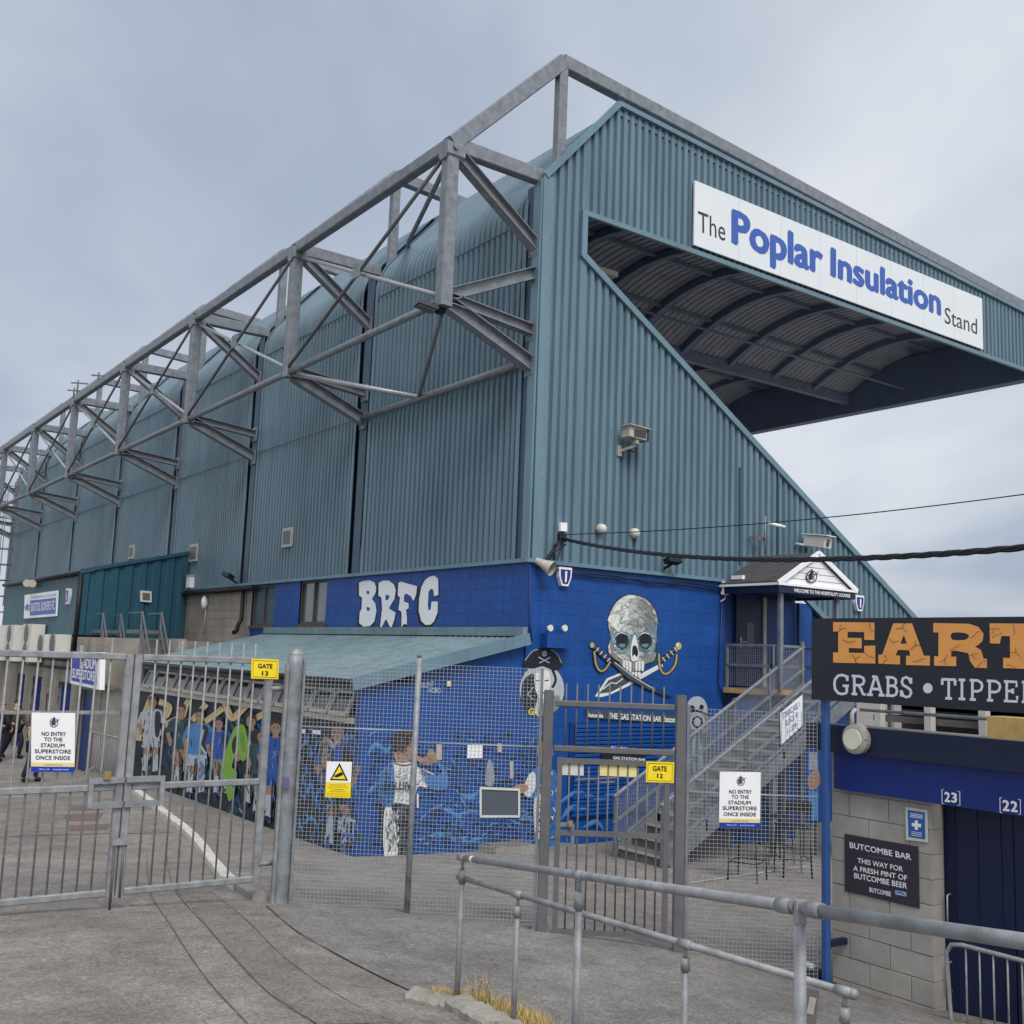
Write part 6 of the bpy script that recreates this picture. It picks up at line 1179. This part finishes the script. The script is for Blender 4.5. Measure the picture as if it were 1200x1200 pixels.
t = thing('junction_box', E(657, 622) + Vector((0, -.1, 0)), 'small white junction box where the overhead cables meet the gable', 'box'); MB().beam(E(657, 623) + Vector((0, -.06, 0)), E(657, 613) + Vector((0, -.06, 0)), .16, .1, None, (0, 1, 0), .015).build('body', WHITE, t); bx('bracket', E(653, 625) + Vector((0, -.08, 0)), E(661, 633) + Vector((0, -.005, 0)), CABLE, t)
t = thing('loudspeaker', E(631, 665) + Vector((0, -.3, 0)), 'cream horn loudspeaker at the top corner of the blue wall', 'loudspeaker'); c = E(633, 667) + Vector((0, -.32, 0)); MB().tube([c + Vector((-.12, .28, .14)), c + Vector((-.08, .16, .09)), c + Vector((0, 0, 0)), c + Vector((.01, -.02, -.01))], [.06, .075, .13, .135], None, 18, False).build('horn', CREAM, t, smooth=True); MB().tube([c + Vector((-.06, .1, .06)), c + Vector((-.05, .09, .055))], .08, None, 14).build('throat', DARK, t); tb_('bracket', [c + Vector((-.12, .26, .12)), c + Vector((-.12, .31, .1))], .03, CREAM, t, 8)
def alarm(c, n, label, s=1., out=(0, -1, 0)):
    c = Vector(c); o = Vector(out); sd = Vector((1, 0, 0)) if abs(o.y) > .5 else Vector((0, -1, 0)); t = thing('alarm_box', c, label, 'alarm box'); w_, h_ = .15 * s, .17 * s
    def sh(k, d): return [c + sd * a * k + Vector((0, 0, b * k)) + o * d for a, b in ((-w_, h_), (w_, h_), (w_ * .95, 0), (w_ * .5, -h_), (-w_ * .5, -h_), (-w_ * .95, 0))]
    MB().prism(sh(1, .0), o * .09).build('body', WHITE, t); MB().prism(sh(.76, .091), o * .008).build('face', mat('alarm_blue', (40, 50, 130), .4, 0, .05, 9), t); MB().prism([c + sd * a + Vector((0, 0, b)) + o * .1 for a, b in ((-.018, .1), (.03, .1), (.02, -.1), (-.02, -.1))], o * .004).build('mark', WHITE, t); return t
alarm(E(659, 676), 0, 'white and blue shield alarm box beside the horn loudspeaker'); alarm(E(1004, 707), 0, 'white and blue shield alarm box right of the porch', 1.05); alarm(LF(82, 699), 0, 'white shield alarm box on the teal annex wall', 1.4, (-1, 0, 0))
t = thing('floodlight', E(778, 660) + Vector((0, -.2, 0)), 'small black floodlight under the thick cable on the gable', 'floodlight'); c = E(778, 658) + Vector((0, -.25, 0)); MB().beam(c + Vector((-.18, 0, 0)), c + Vector((.18, 0, .0)), .16, .1, None, (0, .4, 1)).build('head', BLACK, t); bm_('arm', c + Vector((0, 0, -.05)), c + Vector((0, .24, -.14)), .04, .04, BLACK, t)
t = thing('floodlight', (XT, YN[0] + .2, ZBt - .5), 'dark floodlight hanging under the nearest lower truss node', 'floodlight'); c = Vector((XT - .3, YN[0] + .1, ZBt - .22)); MB().prism([c + Vector((-.35, -.2, .1)) * .6, c + Vector((.28, -.25, .02)) * .6, c + Vector((.36, -.2, .16)) * .6, c + Vector((-.28, -.16, .24)) * .6], (.036, .25, -.012)).build('head', mat('charcoal_casing', (58, 64, 74), .5, .1, .1, 6), t); MB().prism([c + Vector((-.30, -.16, .075)) * .6, c + Vector((.22, -.2, .0)) * .6, c + Vector((.24, .12, -.02)) * .6, c + Vector((-.26, .16, .06)) * .6], (0, 0, -.012)).build('glass', GLASS, t); tb_('yoke', [c + Vector((0, .1, .2)) * .6, (XT, YN[0] + .1, ZBt - .05)], .035, BLACK, t, 8); bx('gear_box', c + Vector((.38, -.12, .0)) * .6, c + Vector((.6, .1, .16)) * .6, BLACK, t)
t = thing('floodlight', LW(280, 680) + Vector((-.3, 0, 0)), 'black floodlight on the gutter above the downpipe', 'floodlight'); c = LW(279, 677) + Vector((-.3, 0, 0)); MB().beam(c + Vector((0, -.25, .0)), c + Vector((0, .25, .08)), .2, .12, None, (.5, 0, 1)).build('head', BLACK, t); tb_('arm', [c, c + Vector((.3, -.1, -.2))], .03, BLACK, t, 6)
t = thing('loudspeaker', LF(45, 685) + Vector((-.3, 0, 0)), 'pale twin horn loudspeaker high on the annex', 'loudspeaker'); c = LF(45, 684) + Vector((-.25, 0, 0)); MB().tube([c + Vector((.1, .4, 0)), c + Vector((-.1, .1, .0))], [.05, .13], None, 14).build('horn', CREAM, t, smooth=True); MB().tube([c + Vector((.05, -.1, 0)), c + Vector((-.05, -.5, -.03))], [.05, .13], None, 14).build('horn', CREAM, t, smooth=True); tb_('bracket', [c, c + Vector((.26, 0, -.1))], .04, CREAM, t, 8)
t = thing('wall_lamp', LW(243, 706) + Vector((-.1, 0, 0)), 'oval white wall lamp on the stained block wall', 'lamp'); c = LW(243, 706); MB().ball(c + Vector((-.08, 0, 0)), .17, None, 12, (.6, .75, 1.2)).build('globe', WHITE, t, smooth=True); tb_('conduit', [c + Vector((-.03, 0, .4)), c + Vector((-.03, 0, -.9))], .018, WHITEG, t, 6)
t = thing('sensor_box', LW(226, 683) + Vector((-.1, 0, 0)), 'small white box on the cladding beside the annex corner', 'box'); c = LW(226, 683); MB().box(c + Vector((-.16, -.15, -.16)), c + Vector((-.005, .15, .2))).build('body', WHITE, t); MB().box(c + Vector((-.18, -.18, .201)), c + Vector((-.0, .18, .24))).build('cap', CREAM, t)
t = thing('aerial', E(886, 640) + Vector((0, -.2, 0)), 'slim metal aerial bracket with white tube lamp above the porch', 'aerial'); c = E(886, 625) + Vector((0, -.25, 0)); tb_('mast', [c + Vector((0, 0, -.45)), c + Vector((0, 0, .35))], .02, STEEL, t, 6); tb_('wall_arm', [c + Vector((-.25, .22, -.1)), c + Vector((0, 0, -.1))], .02, STEEL, t, 6); bm_('bracket', c + Vector((-.3, .05, -.12)), c + Vector((.05, .05, -.12)), .04, .1, GREYP, t); tb_('tube_lamp', [c + Vector((.05, -.05, .2)), c + Vector((.5, -.1, .16))], .035, WHITE, t, 10)
t = thing('cable_box', E(846, 692) + Vector((0, -.1, 0)), 'white cable box at the end of the blue wall by the porch', 'box'); MB().box(E(844, 690) + Vector((-.03, -.12, -.12)), E(849, 690) + Vector((.0, -.05, .14))).build('body', WHITE, t); tb_('tail', [E(847, 696) + Vector((0, -.08, 0)), E(846, 702) + Vector((0, -.08, 0)), E(841, 705) + Vector((0, -.08, 0))], .014, WHITEG, t, 6)
# overhead cables
def sag(p, q, s, n=24): p, q = Vector(p), Vector(q); return [p.lerp(q, k / n) - Vector((0, 0, s * 4 * (k / n) * (1 - k / n))) for k in range(n + 1)]
c0 = E(655, 632) + Vector((0, -.12, 0)); c1 = Vector(CAM + ray(1260, 636) * 9.0)
t = thing('overhead_cable', c0, 'thick twisted black overhead cable crossing from the gable to the right', 'cable'); base = sag(c0, c1, .25, 90)
for k in range(3): tb_('strand', [p + Vector((0, math.cos(i * .9 + k * 2.1) * .016, math.sin(i * .9 + k * 2.1) * .016)) for i, p in enumerate(base)], .02, CABLE, t, 6)
for k in range(4): tb_('tail', [c0 + Vector((random.uniform(-.1, .1), 0, random.uniform(-.1, .1))), c0 + Vector((random.uniform(-.3, .1), .06, random.uniform(-.5, .1))), c0 + Vector((-.35 + k * .08, .08, -.45))], .014, CABLE, t, 5)
tb_('feed', [c0 + Vector((-.1, 0, -.1)), c0 + Vector((-.35, .05, -.45)), c0 + Vector((-.42, .02, -.62))], .018, CABLE, t, 5)
c1 = Vector(CAM + ray(1260, 571) * 14.0); tb = MB().tube(sag(E(650, 627) + Vector((0, -.1, 0)), c1, .12), .009, None, 5).build('thin_wire', CABLE); tag(tb, 'thin overhead wire rising from the gable across the sky', 'wire')

# ================================================================== PEOPLE IN THE YARD
def skin(name, verts, edges, radii, m, parent, loc, rz, root=0, sub=1):
    me = bpy.data.meshes.new(name); me.from_pydata(verts, edges, []); o = bpy.data.objects.new(name, me); col.objects.link(o)
    md = o.modifiers.new('s', 'SKIN'); sv = me.skin_vertices[0].data
    for i, r in enumerate(radii): sv[i].radius = (r, r) if not isinstance(r, tuple) else r
    sv[root].use_root = True; o.modifiers.new('u', 'SUBSURF').levels = sub; dg = bpy.context.evaluated_depsgraph_get(); dg.update()
    nm = bpy.data.meshes.new_from_object(o.evaluated_get(dg)); vs = [v.co.copy() for v in nm.vertices]; fs = [tuple(p.vertices) for p in nm.polygons]
    bpy.data.objects.remove(o); bpy.data.meshes.remove(nm); q = Matrix.Rotation(rz, 3, 'Z'); return MB().add([q @ v + Vector(loc) for v in vs], fs).build(name, m, parent, smooth=True)
def person(x, y, rz, label, top, legs, hair, step=.12, arm=.1, extra=None, h=1.0):
    z = gz(x, y) + .02; t = thing('person', (x, y, z), label, 'person'); L = (x, y, z); s = h
    J = [(0, 0, .95), (0, .01, 1.15), (0, .01, 1.38), (0, 0, 1.47), (0, -.02, 1.56), (0, -.03, 1.68), (.17, 0, 1.40), (.24, -arm * .5, 1.14), (.25, -arm * 2, .92), (.26, -arm * 2.4, .83), (-.17, 0, 1.40), (-.24, arm * .5, 1.14), (-.25, -arm, .92), (-.25, -arm * 1.2, .83), (.10, 0, .9), (.11, -step, .5), (.11, -step * .6, .08), (.12, -step * .6 - .16, .03), (-.10, 0, .9), (-.11, step * .5, .5), (-.11, step * 1.6, .1), (-.12, step * 1.6 - .15, .03)]
    ed = [(0, 1), (1, 2), (2, 3), (3, 4), (4, 5), (2, 6), (6, 7), (7, 8), (8, 9), (2, 10), (10, 11), (11, 12), (12, 13), (0, 14), (14, 15), (15, 16), (16, 17), (0, 18), (18, 19), (19, 20), (20, 21)]
    ra = [.13, .12, .14, .055, .085, .09, .065, .045, .035, .035, .065, .045, .035, .035, .09, .06, .042, .04, .09, .06, .042, .04]
    J = [tuple(c * s for c in j) for j in J]; ra = [r * s for r in ra]
    skin('body', J, ed, ra, SKIN, t, L, rz)
    k = [0, 1, 2, 6, 7, 8, 10, 11, 12]; ix = {a: i for i, a in enumerate(k)}; skin('jacket', [J[a] for a in k], [(ix[a], ix[b]) for a, b in ((0, 1), (1, 2), (2, 6), (6, 7), (7, 8), (2, 10), (10, 11), (11, 12))], [ra[a] * 1.22 + .012 for a in k], top, t, L, rz)
    k = [0, 14, 15, 16, 18, 19, 20]; ix = {a: i for i, a in enumerate(k)}; skin('trousers', [J[a] for a in k], [(ix[a], ix[b]) for a, b in ((0, 14), (14, 15), (15, 16), (0, 18), (18, 19), (19, 20))], [ra[a] * 1.2 + .012 for a in k], legs, t, L, rz)
    q = Matrix.Rotation(rz, 3, 'Z')
    for a, b in ((16, 17), (20, 21)): pa, pb = q @ Vector(J[a]) + Vector(L), q @ Vector(J[b]) + Vector(L); MB().tube([pa + Vector((0, 0, -.03)), (pa + pb) / 2, pb + Vector((0, 0, .0))], [.06, .058, .04], None, 8).build('shoe', BLACK, t, smooth=True)
    hc = q @ Vector((0, .0, 1.66 * s)) + Vector(L); MB().ball(hc, .105 * s, None, 12, (.95, 1.0, 1.05), 5, 90).build('hair', hair, t, smooth=True)
    f = q @ Vector((0, -.11 * s, 1.61 * s)) + Vector(L); MB().ball(f, .016, None, 6, (1, 1.2, 1.4)).build('nose', SKIN, t, smooth=True)
    for dx_ in (-.035, .035): MB().ball(q @ Vector((dx_, -.103 * s, 1.645 * s)) + Vector(L), .011, None, 6).build('eye', BLACK, t)
    return t, L, q, J
HAIR = mat('dark_hair', (44, 36, 32), .7, 0, .15, 30); DNV = mat('dark_navy_cloth', (34, 38, 52), .85, 0, .12, 20); BRN = mat('brown_cloth', (84, 70, 58), .85, 0, .15, 20); HIV = mat('hi_vis_yellow', (214, 236, 40), .6, 0, .06, 10); GRC = mat('pale_grey_cloth', (170, 172, 176), .8, 0, .1, 20)
gl = on_ground(36, 917); t, L, q, J = person(gl.x, gl.y, 1.2, 'steward in a yellow hi-vis vest and black trousers behind the no entry sign', GRC, DNV, HAIR)
vk = [J[0], J[1], J[2]]; skin('vest', [(0, 0, .98), (0, .01, 1.15), (0, .01, 1.36)], [(0, 1), (1, 2)], [.175, .168, .19], HIV, t, L, 1.2)
gl = on_ground(14, 889); person(gl.x, gl.y, .5, 'person in a brown top and dark trousers walking behind the gate', BRN, DNV, HAIR, .22, .16); gl = on_ground(-3, 893); person(gl.x, gl.y, 2.4, 'person in dark clothing cut off by the left edge of the picture', DNV, DNV, mat('fair_hair', (150, 110, 90), .7, 0, .1, 30), .1, .12)
